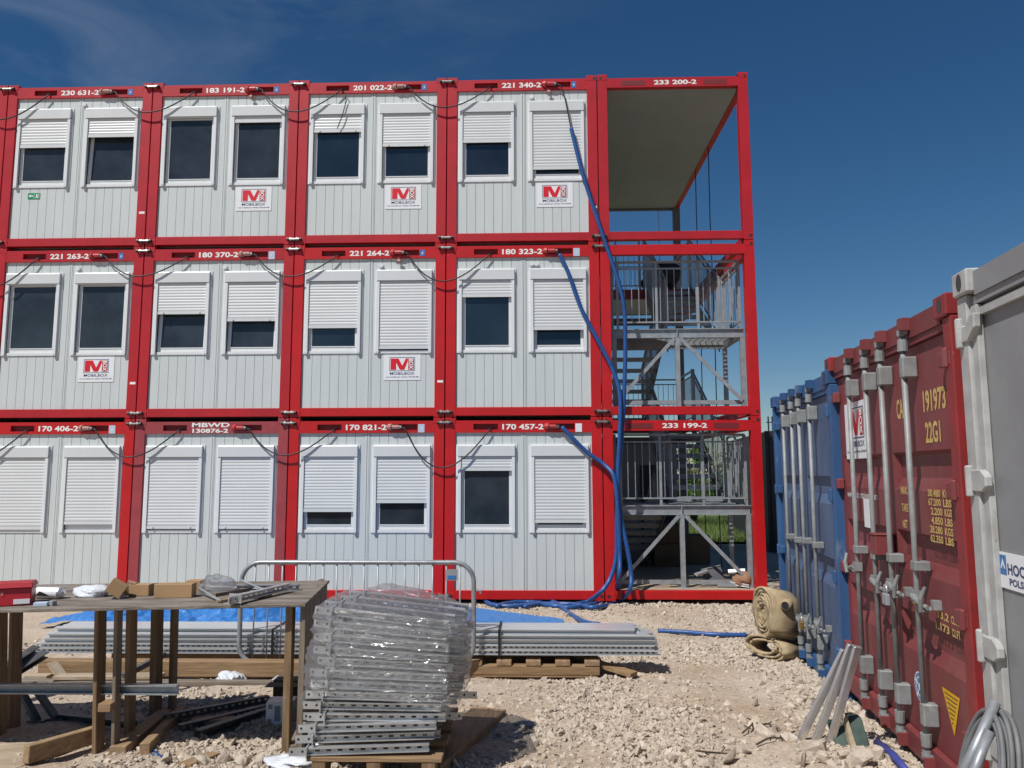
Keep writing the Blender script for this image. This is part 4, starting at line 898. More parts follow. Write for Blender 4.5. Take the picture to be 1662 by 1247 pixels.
P = MB(); P.box(px0 + 0.015, px1 - 0.015, -0.0145, -0.0125, at(733, 940, BY).z, at(733, 934, BY).z); P.build('blue_strip', BLUEST, pp)
P = MB(); P.tube([(xr + 0.02, 0, zt_ - 0.24), (xr + 0.06, 0, zt_ - 0.24), (xr + 0.06, 0, zt_ - 0.27)], 0.010, 8); P.build('hook', GALV, bt)

# ------------------------------------------------------------------ long bundle of steel strut channel on timber and pallet
def strut(L_, slots=True, lips=False):
    P = MB(); s_ = 0.041; th = 0.003
    yw = 0.018 if slots else s_ - th; lip = 0.0065
    P.box(0, L_, th + 0.0005, s_, 0, th); P.box(0, L_, th + 0.0005, s_, s_ - th, s_)
    P.box(0, L_, 0, th, 0, lip); P.box(0, L_, 0, th, s_ - lip, s_)
    if slots:
        P.box(0, L_, yw, yw + th, th + 0.0005, 0.0135); P.box(0, L_, yw, yw + th, 0.0275, s_ - th - 0.0005)
        x = 0.0; pit = 0.05
        while x < L_: P.box(x, min(x + 0.026, L_), yw, yw + th, 0.0136, 0.0274); x += pit
    else: P.box(0, L_, yw - 0.0005, s_ - 0.0005, th + 0.0005, s_ - th - 0.0005)
    return P
protoS = strut(5.55).build('strut_channel', BUND); protoO = strut(5.55, False).build('strut_channel', BUND)
LABS = 'long galvanised strut channel in the bundle lying behind the table'
first = {True: protoS, False: protoO}; used = {True: False, False: False}
for ly in range(5):
    for q in range(8):
        if ly == 4 and q < 1: continue
        sl_ = ly < 2
        if not used[sl_]: o = first[sl_]; used[sl_] = True
        else: o = inst(first[sl_])
        o.location = (4.20 + 0.05 * ly + random.uniform(-.03, .03), -4.95 + q * 0.0445 + random.uniform(-.001, .001), 0.342 + ly * 0.0425)
        o.scale.x = (9.84 - 0.02 * ly - (0.10 if ly == 4 else 0) + random.uniform(-.03, .03) - o.location.x) / 5.55
        o.rotation_euler = (0, 0, random.uniform(-.0006, .0006)); tag(o, LABS, 'steel channel', 'steel channels in the long bundle')
for i, x in enumerate((8.42, 6.40)):
    P = MB(); P.box(x, x + 0.022, -4.966, -4.962, 0.335, 0.557); P.box(x, x + 0.022, -4.966, -4.57, 0.5575, 0.561); tag(P.build('steel_strap', BLACK), ['black strap round the channel bundle beside the barrier post', 'black strap on the channel bundle behind the table'][i], 'strap')
P = MB(); P.box(4.45, 7.0, -5.20, -5.09, 0.205, 0.335); tag(P.build('timber_beam', WOODX, bevel=0.006), 'heavy brown timber beam under the left half of the channel bundle', 'timber')
P = MB(); P.box(4.9, 7.2, -4.85, -4.72, 0.19, 0.335); tag(P.build('timber_beam', WOODX, bevel=0.006), 'brown timber beam hidden further back under the channel bundle', 'timber')
P = MB(); P.box(4.1, 7.15, -5.42, -5.34, 0.185, 0.225); tag(P.build('timber_batten', WOODG, bevel=0.004), 'long grey batten lying on the ground before the timber beam', 'timber')
P = MB(); P.bar((4.72, -5.36, 0.245), (5.6, -5.32, 0.245), 0.14, 0.022); tag(P.build('plank', PLY), 'pale yellow plank on the ground left of the table legs', 'plank')
P = MB(); P.bar((4.60, -5.24, 0.33), (4.74, -5.30, 0.22), 0.09, 0.02); tag(P.build('wood_offcut', PLY), 'short pale offcut propped against the left end of the timber beam', 'wood offcut')
P = MB(); P.box(4.40, 4.60, -5.30, -5.21, 0.165, 0.235); tag(P.build('wood_block', PLY, bevel=0.004), 'pale wooden block under the left end of the timber beam', 'wood block')
def pallet(x, y, z, L_, D_, lab, rz=0, board=WOODY):
    e = empty('wooden_pallet', (x, y, z), rz, lab, 'pallet')
    for j in range(3):
        P = MB(); yy = j * (D_ - 0.09) / 2; P.box(0, L_, yy, yy + 0.09, 0.022, 0.10); P.build('stringer', WOODX, e, 0.004)
        P = MB(); P.box(0.02, L_ - 0.02, yy + 0.005, yy + 0.085, 0.0, 0.0215); P.build('bottom_board', WOODX, e, 0.003)
    n = 5
    for i in range(n):
        xx = i * (L_ - 0.13) / (n - 1); P = MB(); P.box(xx, xx + 0.13, -0.006, D_ + 0.006, 0.1005, 0.142); P.build('deck_board', board, e, 0.003)
    return e
pallet(8.15, -4.985, 0.160, 1.16, 0.78, 'pale wooden pallet under the right half of the channel bundle')
P = MB(); P.bar((9.05, -4.60, 0.27), (9.60, -5.02, 0.20), 0.12, 0.03); tag(P.build('plank', WOODX), 'brown plank end sticking out right of the pallet under the channels', 'plank')

# ------------------------------------------------------------------ pile of cantilever brackets, wrapped, on its pallet
e = empty('wooden_pallet', (7.50, -7.60, 0.265), 0, 'wooden pallet carrying the film wrapped pile of brackets', 'pallet')
for i in range(4):
    P = MB(); P.box(0, 0.74, i * 0.26, i * 0.26 + 0.13, 0.118, 0.142); P.build('deck_board', WOODX, e, 0.003)
for i in range(3):
    for j in range(3):
        P = MB(); xx = 0.03 + i * 0.30; yy = j * 0.375; P.box(xx, xx + 0.075, yy + 0.004, yy + 0.13, 0.0, 0.1175); P.build('block', WOODZ, e, 0.003)
def bracket():
    P = MB(); L_ = 0.66; s_ = 0.041; yw = 0.017
    P.box(0, L_, 0, 0.003, 0, 0.0075); P.box(0, L_, 0, 0.003, s_ - 0.0075, s_); P.box(0, L_, 0.0035, s_, 0, 0.003); P.box(0, L_, 0.0035, s_, s_ - 0.003, s_)
    P.box(0, L_, yw, yw + 0.003, 0.0035, 0.015); P.box(0, L_, yw, yw + 0.003, 0.026, s_ - 0.0035)
    x = 0.0
    while x < L_: P.box(x, min(x + 0.036, L_), yw, yw + 0.003, 0.0155, 0.0255); x += 0.062
    root = P.build('cantilever_bracket', GALVB)
    P = MB(); P.box(-0.007, -0.0005, -0.022, 0.07, -0.006, 0.050); P.build('end_plate', GALVB, root)
    P = MB(); P.box(-0.105, -0.0075, 0.006, 0.011, 0.0, 0.041); P.box(-0.105, -0.0075, 0.0115, 0.045, 0.0, 0.004); P.m = 1
    for xx in (-0.088, -0.03): P.disc((xx, 0.0052, 0.022), (0, -1, 0), 0.007, 8)
    P.build('foot_plate', [GALVB, BLACK], root)
    return root
def copy_tree(o, parent=None):
    c_ = o.copy(); C.objects.link(c_); c_.parent = parent
    for ch in o.children: copy_tree(ch, c_)
    return c_
b0 = bracket(); cnt = 0
for ly in range(13):
    tilt = [-1.5, -1.8, -2.2, 0.2, 0.8, 1.2, 1.8, 2.2, 2.4, 3.0, 4.0, 5.0, 6.5][ly]
    for q in range(4):
        o = b0 if cnt == 0 else copy_tree(b0); cnt += 1
        z = 0.412 + ly * 0.0575 + (0.012 if q else 0); lo_ = ly < 4
        xs = 7.555 + random.uniform(-.03, .03) + (0.008 * min(ly, 9)) - (0.05 if ly < 3 else 0) + 0.02 * q
        y = -7.585 + q * 0.20 + random.uniform(-.012, .012) + 0.01 * ly * (q == 0) * 0.6
        flip = ly in (1, 3) and q == 2
        if flip: o.scale = (-1, 1, 1); xs += 0.68
        if ly > 9: z += 0.012 * (ly - 9)
        o.location = (xs, y, z); o.rotation_euler = (math.radians(random.uniform(-2, 2)), math.radians(tilt * (-1 if flip else 1) * 1.0), math.radians(random.uniform(-2.5, 2.5)))
        lab = ('bright zinc slotted bracket in the bare lower layers of the pile' if lo_ else 'bright zinc slotted bracket seen through the plastic wrapping of the pile')
        tag(o, lab, 'steel bracket', 'brackets in the lower bare layers' if lo_ else 'brackets inside the plastic wrapping')
# the film
nu, nv_ = 220, 90
P = MB(); vs = []
for j in range(nv_ + 1):
    s_ = j / nv_
    for i in range(nu):
        th = 2 * math.pi * i / nu; cx, cy = math.cos(th), math.sin(th); pw = 0.45
        ex = math.copysign(abs(cx) ** pw, cx); ey = math.copysign(abs(cy) ** pw, cy)
        if s_ < 0.72: zz = s_ / 0.72; k_ = 1.0
        else: zz = 1.0; k_ = 1.0 - (s_ - 0.72) / 0.28
        zbase = 0.66 + 0.05 * math.sin(th * 3 + 1) + (0.02 if cy < 0 else -0.05)
        lean = 0.05 * zz
        hx = (0.425 if cx > 0 else 0.455) + 0.03 * (1 - zz); hy = 0.415
        x = 7.885 + lean + ex * hx * k_; y = -7.195 + ey * hy * k_
        top = 1.185 - 0.10 * max(0, (x - 8.0)) / 0.3 + 0.03 * math.exp(-((x - 7.80) / 0.10) ** 2)
        z = zbase + (top - zbase) * zz
        if k_ < 1: z = top + 0.02 * (1 - k_)
        vs.append((x, y, z, ex * k_, ey * k_))
A = np.array(vs)
nz = (fbm(A[:, 0] * 9 + A[:, 1] * 6 + 30, A[:, 2] * 16 + A[:, 1] * 3 + 30, 77, 4) - 0.5)
rd = np.abs(fbm(A[:, 0] * 7 + A[:, 2] * 9 + 10, A[:, 1] * 7 - A[:, 2] * 5 + 40, 78, 4) - 0.5)
fold = np.abs(((A[:, 0] * 2.2 + A[:, 2] * 3.1 + A[:, 1] * 1.3 + 0.5 * nz) * 3.0) % 1.0 - 0.5) ** 2
amp = 0.040 * nz - 0.045 * rd + 0.05 * fold + 0.014 * (fbm(A[:, 0] * 30 + A[:, 2] * 18 + 7, A[:, 2] * 40 + A[:, 1] * 25 + 9, 91, 3) - 0.5)
A[:, 0] += A[:, 3] * amp; A[:, 1] += A[:, 4] * amp; A[:, 2] += amp * 0.5
fs = [(j * nu + i, j * nu + (i + 1) % nu, (j + 1) * nu + (i + 1) % nu, (j + 1) * nu + i) for j in range(nv_) for i in range(nu)]
P.add([tuple(r_[:3]) for r_ in A], fs); tag(P.build('stretch_film', FILM, smooth=True, recalc=False), 'clear crumpled stretch film round the pile of brackets', 'plastic film')
P = MB(); P.bar((8.10, -7.42, 0.285), (8.42, -6.24, 0.245), 0.25, 0.06); tag(P.build('thick_plank', WOODY, bevel=0.006), 'thick brown plank on the ground right of the bracket pile', 'plank')
o = blob('plastic_offcut', GREYP, (8.68, -6.50, 0.245), (0.075, 0.03, 0.022), 3, amp=0.2); o.data.update(); tag(o, 'small dark grey offcut on the gravel right of the thick plank', 'offcut')

# ------------------------------------------------------------------ workbench and what lies on it
TZ = 1.15
wb = empty('workbench', (7.2, -7.2, 0.25), 0, 'rough timber workbench with weathered plywood top and plank legs', 'table')
def wbx(mb, name, m_, bev=0.0):
    o = mb.build(name, m_, wb, bev); o.location = (-7.2, 7.2, -0.25); return o
P = MB(); c4 = [tuple(atz(a_, b_, TZ))[:2] for a_, b_ in ((-230, 994), (496, 980), (535, 942), (-230, 953))]; print('table', c4)
P.hexa([(x, y, TZ - 0.020) for x, y in c4] + [(x, y, TZ) for x, y in c4]); wbx(P, 'tabletop', PLYT, 0.003)
def leg(px, ytop, xb, yb, wx_, wy_, m_=WOODZ, xt=None):
    P = MB(); xt = xb if xt is None else xt; zb_ = gz(xb, yb) - 0.01
    P.hexa([(xb, yb, zb_), (xb + wx_, yb, zb_), (xb + wx_, yb + wy_, zb_), (xb, yb + wy_, zb_), (xt, ytop, TZ - 0.0205), (xt + wx_, ytop, TZ - 0.0205), (xt + wx_, ytop + wy_, TZ - 0.0205), (xt, ytop + wy_, TZ - 0.0205)]); wbx(P, 'leg', m_, 0.003)
def legp(pxt, pxb, Yl, pyb, w_, d_, m_=WOODZ):
    A = at(pxt, 1000, Yl); B = at(pxb, pyb, Yl); leg(0, Yl, B.x, Yl, w_, d_, m_, A.x)
legp(463, 456, -7.11, 1234, 0.045, 0.06); legp(487, 479, -7.13, 1245, 0.038, 0.04, WOODGZ)
legp(152, 147, -7.12, 1247, 0.026, 0.10); legp(184, 178, -7.12, 1247, 0.022, 0.07, WOODGZ)
legp(203, 200, -6.85, 1204, 0.034, 0.09); legp(243, 241, -6.30, 1160, 0.05, 0.10); legp(275, 272, -6.20, 1156, 0.03, 0.08)
legp(13, 11, -6.75, 1172, 0.026, 0.11); legp(-16, -14, -6.95, 1172, 0.03, 0.12); leg(0, -6.0, 7.10, -6.0, 0.03, 0.07, WOODZ, 7.09)
for i in range(6):     # boards closing the right hand end
    a = i / 6; b_ = (i + 0.93) / 6; f_ = lambda t_: (c4[1][0] - .012 + (c4[2][0] - c4[1][0]) * t_, c4[1][1] + .04 + (c4[2][1] - c4[1][1] - .05) * t_)
    p0 = f_(a); p1 = f_(b_); P = MB(); P.hexa([(p0[0] - 0.02, p0[1], 0.24 - .04 * a), (p0[0], p0[1], 0.24 - .04 * a), (p1[0], p1[1], 0.24 - .04 * a), (p1[0] - 0.02, p1[1], 0.24 - .04 * a), (p0[0] - 0.02, p0[1], TZ - 0.0215), (p0[0], p0[1], TZ - 0.0215), (p1[0], p1[1], TZ - 0.0215), (p1[0] - 0.02, p1[1], TZ - 0.0215)]); wbx(P, 'end_board', WOODGZ)
P = MB(); ra = at(158, 1143, -7.17); rb_ = at(178, 1157, -7.17); P.box(ra.x, rb_.x, -7.165, -7.07, rb_.z, ra.z); wbx(P, 'rung', WOODX, 0.003)
P = MB(); P.bar((6.22, -7.15, 0.275), (6.10, -6.30, 0.24), 0.10, 0.05); wbx(P, 'foot_rail', WOODY, 0.003)
P = MB(); P.bar((6.37, -7.12, 0.275), (6.20, -6.25, 0.24), 0.06, 0.07); wbx(P, 'foot_rail', WOODY, 0.003)
P = MB(); P.bar((7.27, -7.10, 0.27), (7.08, -6.0, 0.22), 0.05, 0.06); wbx(P, 'foot_rail', WOODGZ, 0.003)
P = MB(); P.bar((6.1, -7.06, 0.40), (6.55, -5.65, 0.42), 0.03, 0.06); 
o = strut(2.6, False).build('steel_channel', GALV); o.scale = (1, 1, 1.45); o.location = (3.93, -7.08, 0.58); tag(o, 'grey steel channel resting crosswise between the table legs', 'steel channel')
P = MB(); P.box(6.37, 6.43, -7.084, -7.0805, 0.578, 0.642); P.build('shade_band', GREYP, None).location = (0, 0, 0)
bpy.data.objects.remove(bpy.data.objects['shade_band'])
# red case
tc_ = empty('tool_case', atz(10, 985, TZ), math.radians(24), 'red plastic tool case at the left end of the workbench', 'tool case'); tc_.location.z = TZ
P = MB(); P.hexa([(-0.42, 0, 0.002), (0.125, 0, 0.002), (0.125, 0.16, 0.002), (-0.42, 0.16, 0.002), (-0.42, 0.012, 0.105), (0.125, 0.012, 0.105), (0.125, 0.16, 0.105), (-0.42, 0.16, 0.105)]); P.build('case_body', CASE, tc_, 0.005)
P = MB(); P.hexa([(-0.43, -0.006, 0.106), (0.135, -0.006, 0.106), (0.135, 0.17, 0.106), (-0.43, 0.17, 0.106), (-0.42, 0.008, 0.135), (0.125, 0.008, 0.135), (0.125, 0.16, 0.135), (-0.42, 0.16, 0.135)]); P.build('case_lid', CASE, tc_, 0.004)
P = MB(); P.text('HILTI', (-0.22, 0.004, 0.064), (1, 0, 0), (0, 0.1, 0.995), 0.20, 0.024); P.build('lettering', mat('dull_pink_print', (0.45, 0.12, 0.13), 0.6), tc_, recalc=False)
P = MB(); P.box(0.035, 0.12, -0.001, 0.003, 0.012, 0.040); P.build('paper_label', SIGNW, tc_)
# spray can
sc_ = empty('spray_can', atz(77, 973, TZ) + Vector((0, 0.03, 0.036)), math.radians(-4), 'white spray can lying beside the red tool case', 'spray can')
P = MB(); P.tube([(-0.09, 0, 0), (0.06, 0, 0)], 0.036, 20); P.build('can_body', SIGNW, sc_)
P = MB(); P.tube([(0.0605, 0, 0), (0.07, 0, 0), (0.085, 0, 0), (0.086, 0, 0)], [0.0365, 0.035, 0.024, 0.012], 20); P.tube([(0.0865, 0, 0), (0.098, 0, 0)], 0.008, 10); P.build('can_top', GALVB, sc_)
P = MB(); P.add([(-0.08, -0.0362, -0.012), (0.02, -0.0362, -0.016), (-0.01, -0.0366, 0.0), (-0.05, -0.036, 0.014)], [(0, 1, 2, 3)]); P.build('black_print', BLACK, sc_)
def tbox(name, m_, px, py, sx_, sy_, sz_, rz, lab, cat, rx=0, ry=0, dz=0, flap=False):
    p = atz(px, py, TZ); e = empty(name, (p.x, p.y + sy_ / 2, TZ + dz + 0.001), 0, lab, cat); e.rotation_euler = (math.radians(rx), math.radians(ry), math.radians(rz))
    P = MB(); P.box(-sx_ / 2, sx_ / 2, -sy_ / 2, sy_ / 2, 0, sz_); P.build('box_body', m_, e, 0.002)
    if flap:
        P = MB(); P.bar((-sx_ / 2, -sy_ / 2, sz_ * 0.5), (-sx_ / 2 - 0.04, -sy_ / 2 - 0.03, sz_ * 0.45), 0.003, sz_ * 0.9); P.build('flap', m_, e); P = MB(); P.bar((-sx_ / 2 + 0.03, -0.0, sz_ + 0.003), (-sx_ / 2 - 0.02, -0.01, sz_ + 0.02), sy_ * 0.8, 0.003); P.build('flap', m_, e)
    else:
        P = MB(); P.box(-sx_ / 2 + 0.002, sx_ / 2 - 0.002, -0.012, 0.012, sz_ + 0.0004, sz_ + 0.0014); P.build('tape', m_, e)
    return e
tbox('small_carton', PALEST, 63, 985, 0.075, 0.05, 0.022, 14, 'flat pale blue and white carton before the spray can', 'carton')
tbox('grey_block', GREYP, 83, 984, 0.035, 0.03, 0.028, -25, 'small grey block beside the flat pale carton', 'block')
tbox('cardboard_box', CARD, 176, 974, 0.10, 0.085, 0.085, 20, 'small brown carton standing tilted on its edge on the table', 'carton', 0, 34, 0.03)
tbox('black_clip', GREYP, 190, 973, 0.05, 0.04, 0.03, -15, 'dark clip on the table right of the tilted carton', 'clip')
tbox('cardboard_box', CARD, 224, 968, 0.13, 0.08, 0.072, 3, 'middle brown carton with an open torn flap on the table', 'carton', flap=True)
tbox('cardboard_box', CARD, 279, 971, 0.235, 0.09, 0.085, 6, 'long closed brown carton on the table', 'carton')
tbox('cardboard_box', CARD, 312, 962, 0.10, 0.09, 0.075, 3, 'brown carton partly hidden behind the long closed carton', 'carton')
FILMW = mat('white_film', (0.62, 0.65, 0.68), 0.2, bump=0.8, bscale=12)
p = atz(143, 970, TZ); o = blob('plastic_bag', FILMW, (p.x, p.y + 0.04, TZ + 0.028), (0.105, 0.06, 0.045), 9, amp=0.5, fr=1.8, flat=-0.027); tag(o, 'crumpled whitish plastic bag beside the tilted carton', 'plastic bag')
p = atz(345, 965, TZ); o = blob('film_scrap', FILM, (p.x, p.y + 0.05, TZ + 0.04), (0.12, 0.08, 0.075), 12, amp=0.6, fr=2.2, flat=-0.039); tag(o, 'clump of clear film on the table right of the cartons', 'plastic film')
def arm(a, b_, lab, rod=False, r=0.008):
    a = Vector(a); b_ = Vector(b_); d = b_ - a
    if rod: P = MB(); P.tube([a, b_], r, 8); return tag(P.build('threaded_rod', GALVB), lab, 'rod')
    o = copy_tree(b0); ln = d.length; o.scale = (ln / 0.66, 1, 1); o.location = a; o.rotation_euler = (0, -math.asin(d.z / ln), math.atan2(d.y, d.x))
    return tag(o, lab, 'steel bracket', 'bracket on the table')
p = atz(368, 985, TZ + .02); q_ = atz(472, 957, TZ + .02); p.y = max(p.y, -7.22); o = arm((p.x, p.y, TZ + 0.015), (q_.x, q_.y, TZ + 0.02), 'slotted steel bracket lying across the front right of the table'); del o['group']
arm(tuple(atz(317, 951, TZ + .03)), tuple(atz(466, 957, TZ + .012)), 'longest thin steel rod across the back of the table', True, 0.005)
arm(tuple(atz(322, 954, TZ + .05)), tuple(atz(358, 976, TZ + .012)), 'short steel rod leaning on the clump of clear film', True, 0.007)
arm(tuple(atz(392, 942, TZ + .07)), tuple(atz(437, 961, TZ + .012)), 'short steel rod sloping down near the barrier bend', True, 0.007)
o = strut(0.42).build('steel_channel', GALV); p = atz(382, 960, TZ); o.location = (p.x, p.y, TZ + .001); o.rotation_euler = (0, 0, 0.06); tag(o, 'short slotted channel lying at the back of the table', 'steel channel')
P = MB(); a = atz(352, 976, TZ + .01); b_ = atz(440, 966, TZ + .01); P.bar((a.x, a.y, TZ + 0.009), (b_.x, b_.y, TZ + 0.009), 0.04, 0.016); tag(P.build('batten', WOODX), 'thin wooden slat on the table under the slotted bracket', 'wood slat')
P = MB(); a = atz(345, 966, TZ + .01); b_ = atz(430, 952, TZ + .01); P.bar((a.x, a.y, TZ + 0.012), (b_.x, b_.y, TZ + 0.012), 0.06, 0.02); tag(P.build('batten', WOODG), 'grey weathered slat at the back of the table', 'wood slat')

# ------------------------------------------------------------------ things under and around the table
def gch(a, b_, lab, sl_=True, z=0.0, sc=1.0):
    A = gnd(*a); B = gnd(*b_); d = B - A; o = strut(d.length, sl_).build('steel_channel', DSTEEL); o.location = (A.x, A.y, A.z + 0.01 + z); o.scale = (1, sc, sc); o.rotation_euler = (0, -math.asin(max(-1, min(1, d.z / d.length))), math.atan2(d.y, d.x)); return tag(o, lab, 'steel channel')
gch((266, 1183), (437, 1150), 'uppermost of three steel channels on the ground under the table', True, 0.03, 1.2)
gch((292, 1193), (437, 1158), 'middle of three steel channels on the ground under the table', True, 0.0, 1.2)
gch((324, 1203), (440, 1164), 'nearest of three steel channels on the ground under the table', False, 0.0, 1.3)
P = MB(); a = gnd(345, 1182); P.box(a.x - .16, a.x + .12, a.y, a.y + 0.1, a.z, a.z + 0.05); tag(P.build('wood_offcut', WOODX, bevel=0.004), 'brown offcut lying between the channels under the table', 'wood offcut')
e = empty('printed_carton', gnd(452, 1178), 0.05, 'white printed carton under the right end of the table', 'carton')
P = MB(); P.box(-0.09, 0.09, 0, 0.14, 0, 0.155); P.build('box_body', SIGNW, e, 0.003)
for k_, (x0_, z0_, w_, h_) in enumerate(((-0.075, 0.11, 0.03, 0.03), (-0.075, 0.02, 0.025, 0.025), (-0.03, 0.03, 0.04, 0.10), (0.03, 0.03, 0.04, 0.03), (0.03, 0.09, 0.04, 0.045))):
    P = MB(); P.quad((x0_, -0.001, z0_), (x0_ + w_, -0.001, z0_), (x0_ + w_, -0.001, z0_ + h_), (x0_, -0.001, z0_ + h_)); P.build('printed_mark', GREYP, e, recalc=False)
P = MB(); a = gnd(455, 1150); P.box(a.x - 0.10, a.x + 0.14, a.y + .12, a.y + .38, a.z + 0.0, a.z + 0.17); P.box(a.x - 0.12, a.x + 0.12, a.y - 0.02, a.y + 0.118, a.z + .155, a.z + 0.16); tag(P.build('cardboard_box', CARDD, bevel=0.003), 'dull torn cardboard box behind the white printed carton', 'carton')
P = MB(); P.hexa([(4.9, -7.7, .28), (5.75, -7.7, .28), (5.92, -7.05, .255), (4.9, -7.02, .255), (4.9, -7.7, .298), (5.75, -7.7, .298), (5.92, -7.05, .273), (4.9, -7.02, .273)]); tag(P.build('plywood_sheet', PLY), 'pale plywood sheet on the ground under the left of the table', 'plywood')
P = MB(); P.bar((5.83, -7.42, 0.345), (6.02, -6.98, 0.325), 0.055, 0.10); tag(P.build('timber_beam', WOODY, bevel=0.004), 'square timber lying beside the plywood sheet by the table leg', 'timber')
for k_, (a, b_, lab) in enumerate((((-30, 1120), (62, 1060), 'dark steel channel leaning left of the table, upper one of the pair'), ((-30, 1135), (78, 1068), 'dark steel channel leaning left of the table, lower one of the pair'))):
    A = at(a[0], a[1], -6.3 + .08 * k_); B = at(b_[0], b_[1], -5.62); d = B - A; o = strut(d.length, k_ == 0).build('steel_channel', DSTEEL); o.scale = (1, 1.4, 1.3); o.location = A; o.rotation_euler = (0.3, -math.asin(d.z / d.length), math.atan2(d.y, d.x)); tag(o, lab, 'steel channel')
for k_, (a, b_, lab) in enumerate((((28, 1110), (60, 1175), 'steel arm slanting down to the ground, left one of two'), ((52, 1110), (92, 1172), 'steel arm slanting down to the ground, right one of two'))):
    B = gnd(*b_); A = at(a[0], a[1], B.y + 0.1); P = MB(); P.bar(A, B + Vector((0, 0, 0.02)), 0.045, 0.03); P.bar(B + Vector((-0.06, 0, 0.02)), B + Vector((0.06, 0, 0.02)), 0.05, 0.012); tag(P.build('steel_bar', DSTEEL), lab, 'steel arm')
gch((90, 1172), (215, 1186), 'single steel channel on the ground left of the table legs', False)
P = MB(); A = at(200, 1098, -5.9); B = at(268, 1062, -5.6); P.bar(A, B, 0.04, 0.04); tag(P.build('steel_bar', DSTEEL), 'dark steel arm sloping up behind the table legs', 'steel arm')
P = MB(); a = gnd(300, 1245); b_ = gnd(348, 1226); P.bar(a + Vector((0, 0, .012)), b_ + Vector((0, 0, .012)), 0.09, 0.015); tag(P.build('plank', WOODX), 'short brown board on the dirt in front of the table', 'plank')
P = MB(); a = gnd(322, 1105); b_ = gnd(365, 1096); P.bar(a + Vector((0, 0, .02)), b_ + Vector((0, 0, .03)), 0.12, 0.015); tag(P.build('wood_offcut', PLY), 'pale offcut on the dirt behind the table', 'wood offcut')
p = gnd(375, 1110); o = blob('film_scrap', FILMW, (p.x, p.y, p.z + 0.04), (0.11, 0.08, 0.06), 22, amp=0.6, fr=2); tag(o, 'crumpled film scrap on the dirt behind the table', 'plastic film')
p = gnd(478, 1243); o = blob('film_scrap', FILMW, (p.x, p.y, p.z + 0.02), (0.17, 0.07, 0.03), 25, amp=0.7, fr=3); tag(o, 'shiny film scrap on the ground at the foot of the table corner', 'plastic film')
P = MB(); P.tube(smooth_path([on_ground(245, 1226, .006), on_ground(262, 1232, .01), on_ground(250, 1222, .012), on_ground(272, 1238, .008)], 5), 0.006, 6); tag(P.build('blue_strap', HOSE), 'scrap of blue strapping on the dirt by the table legs', 'strap')
P = MB(); P.tube(smooth_path([on_ground(488, 1232, .01), on_ground(492, 1220, .05), on_ground(508, 1216, .06), on_ground(520, 1228, .02)], 6), 0.010, 8); tag(P.build('white_tube', SIGNW), 'bent white tube on the ground beside the bracket pallet', 'tube')

# tarpaulins
def tarp(x0, x1, y0, y1, hf, lab, n=150):
    xs = np.linspace(x0, x1, n); ys = np.linspace(y0, y1, int(n * 0.6)); X, Y = np.meshgrid(xs, ys); Z = hf(X, Y); keep = Z > -0.5
    P = MB(); h_, w_ = X.shape
    P.v = [(a, b_, max(c_, -0.4)) for a, b_, c_ in zip(X.ravel(), Y.ravel(), (Z + gz_np(X, Y)).ravel())]
    K = keep; P.f = [(j * w_ + i, j * w_ + i + 1, (j + 1) * w_ + i + 1, (j + 1) * w_ + i) for j in range(h_ - 1) for i in range(w_ - 1) if K[j, i] and K[j, i + 1] and K[j + 1, i] and K[j + 1, i + 1]]
    P.mi = [0] * len(P.f); o = P.build('blue_tarp', TARP, smooth=True, recalc=False); bm = bmesh.new(); bm.from_mesh(o.data); bmesh.ops.delete(bm, geom=[v for v in bm.verts if not v.link_faces], context='VERTS'); bm.to_mesh(o.data); bm.free(); return tag(o, lab, 'tarpaulin')
def hfA(X, Y):
    u = (X - 4.6) / 1.75; v = (Y + 2.15) / 0.85; r = np.sqrt(u * u + v * v) + (fbm(X * 2.2 + 9, Y * 2.2 + 9, 31, 3) - 0.5) * 0.7
    rid = np.abs(fbm(X * 3.2 + 5, Y * 3.2 + 8, 33, 4) - 0.5) * 2; rid2 = np.abs(fbm(X * 8 + 5, Y * 8 + 3, 36, 3) - 0.5) * 2
    big = np.exp(-((X - 5.3) / 0.6) ** 2 - ((Y + 2.0) / 0.5) ** 2) + 0.7 * np.exp(-((X - 4.4) / 0.5) ** 2 - ((Y + 1.9) / 0.5) ** 2)
    z = np.clip(1.15 - r, 0, 1) ** 0.6 * (0.12 + 0.32 * big * (1 - rid * 0.8)) - 0.10 * rid * np.clip(1 - r, 0, 1) + 0.11 * rid2 * np.clip(1.15 - r, 0, 1) ** 0.5 + 0.22 * np.exp(-((X - 3.45) / 0.38) ** 2 - ((Y + 2.25) / 0.4) ** 2) * (1 - 0.6 * rid) + 0.03
    return np.where(r < 1.12, z, -1)
tarp(2.7, 6.8, -3.3, -1.0, hfA, 'crumpled blue tarpaulin heap behind the table')
def hfB(X, Y):
    lim = np.where(X < 7.2, -0.55, -0.55 - (X - 7.2) * 0.75); 
    z = 0.05 + 0.07 * (fbm(X * 1.6, Y * 1.6 + 4, 41, 4) - 0.3) + 0.07 * np.clip((8.8 - X) / 2, 0, 1) * np.clip((-Y - 0.4) / 0.6, 0, 1) * np.clip((Y + 3.0) / 0.8, 0, 1)
    return np.where((Y < lim) & (Y > -2.9) & (X > 5.4), z, -1)
tarp(5.4, 9.1, -2.9, -0.5, hfB, 'flat blue tarpaulin spread on the dirt before the red bottom rail')

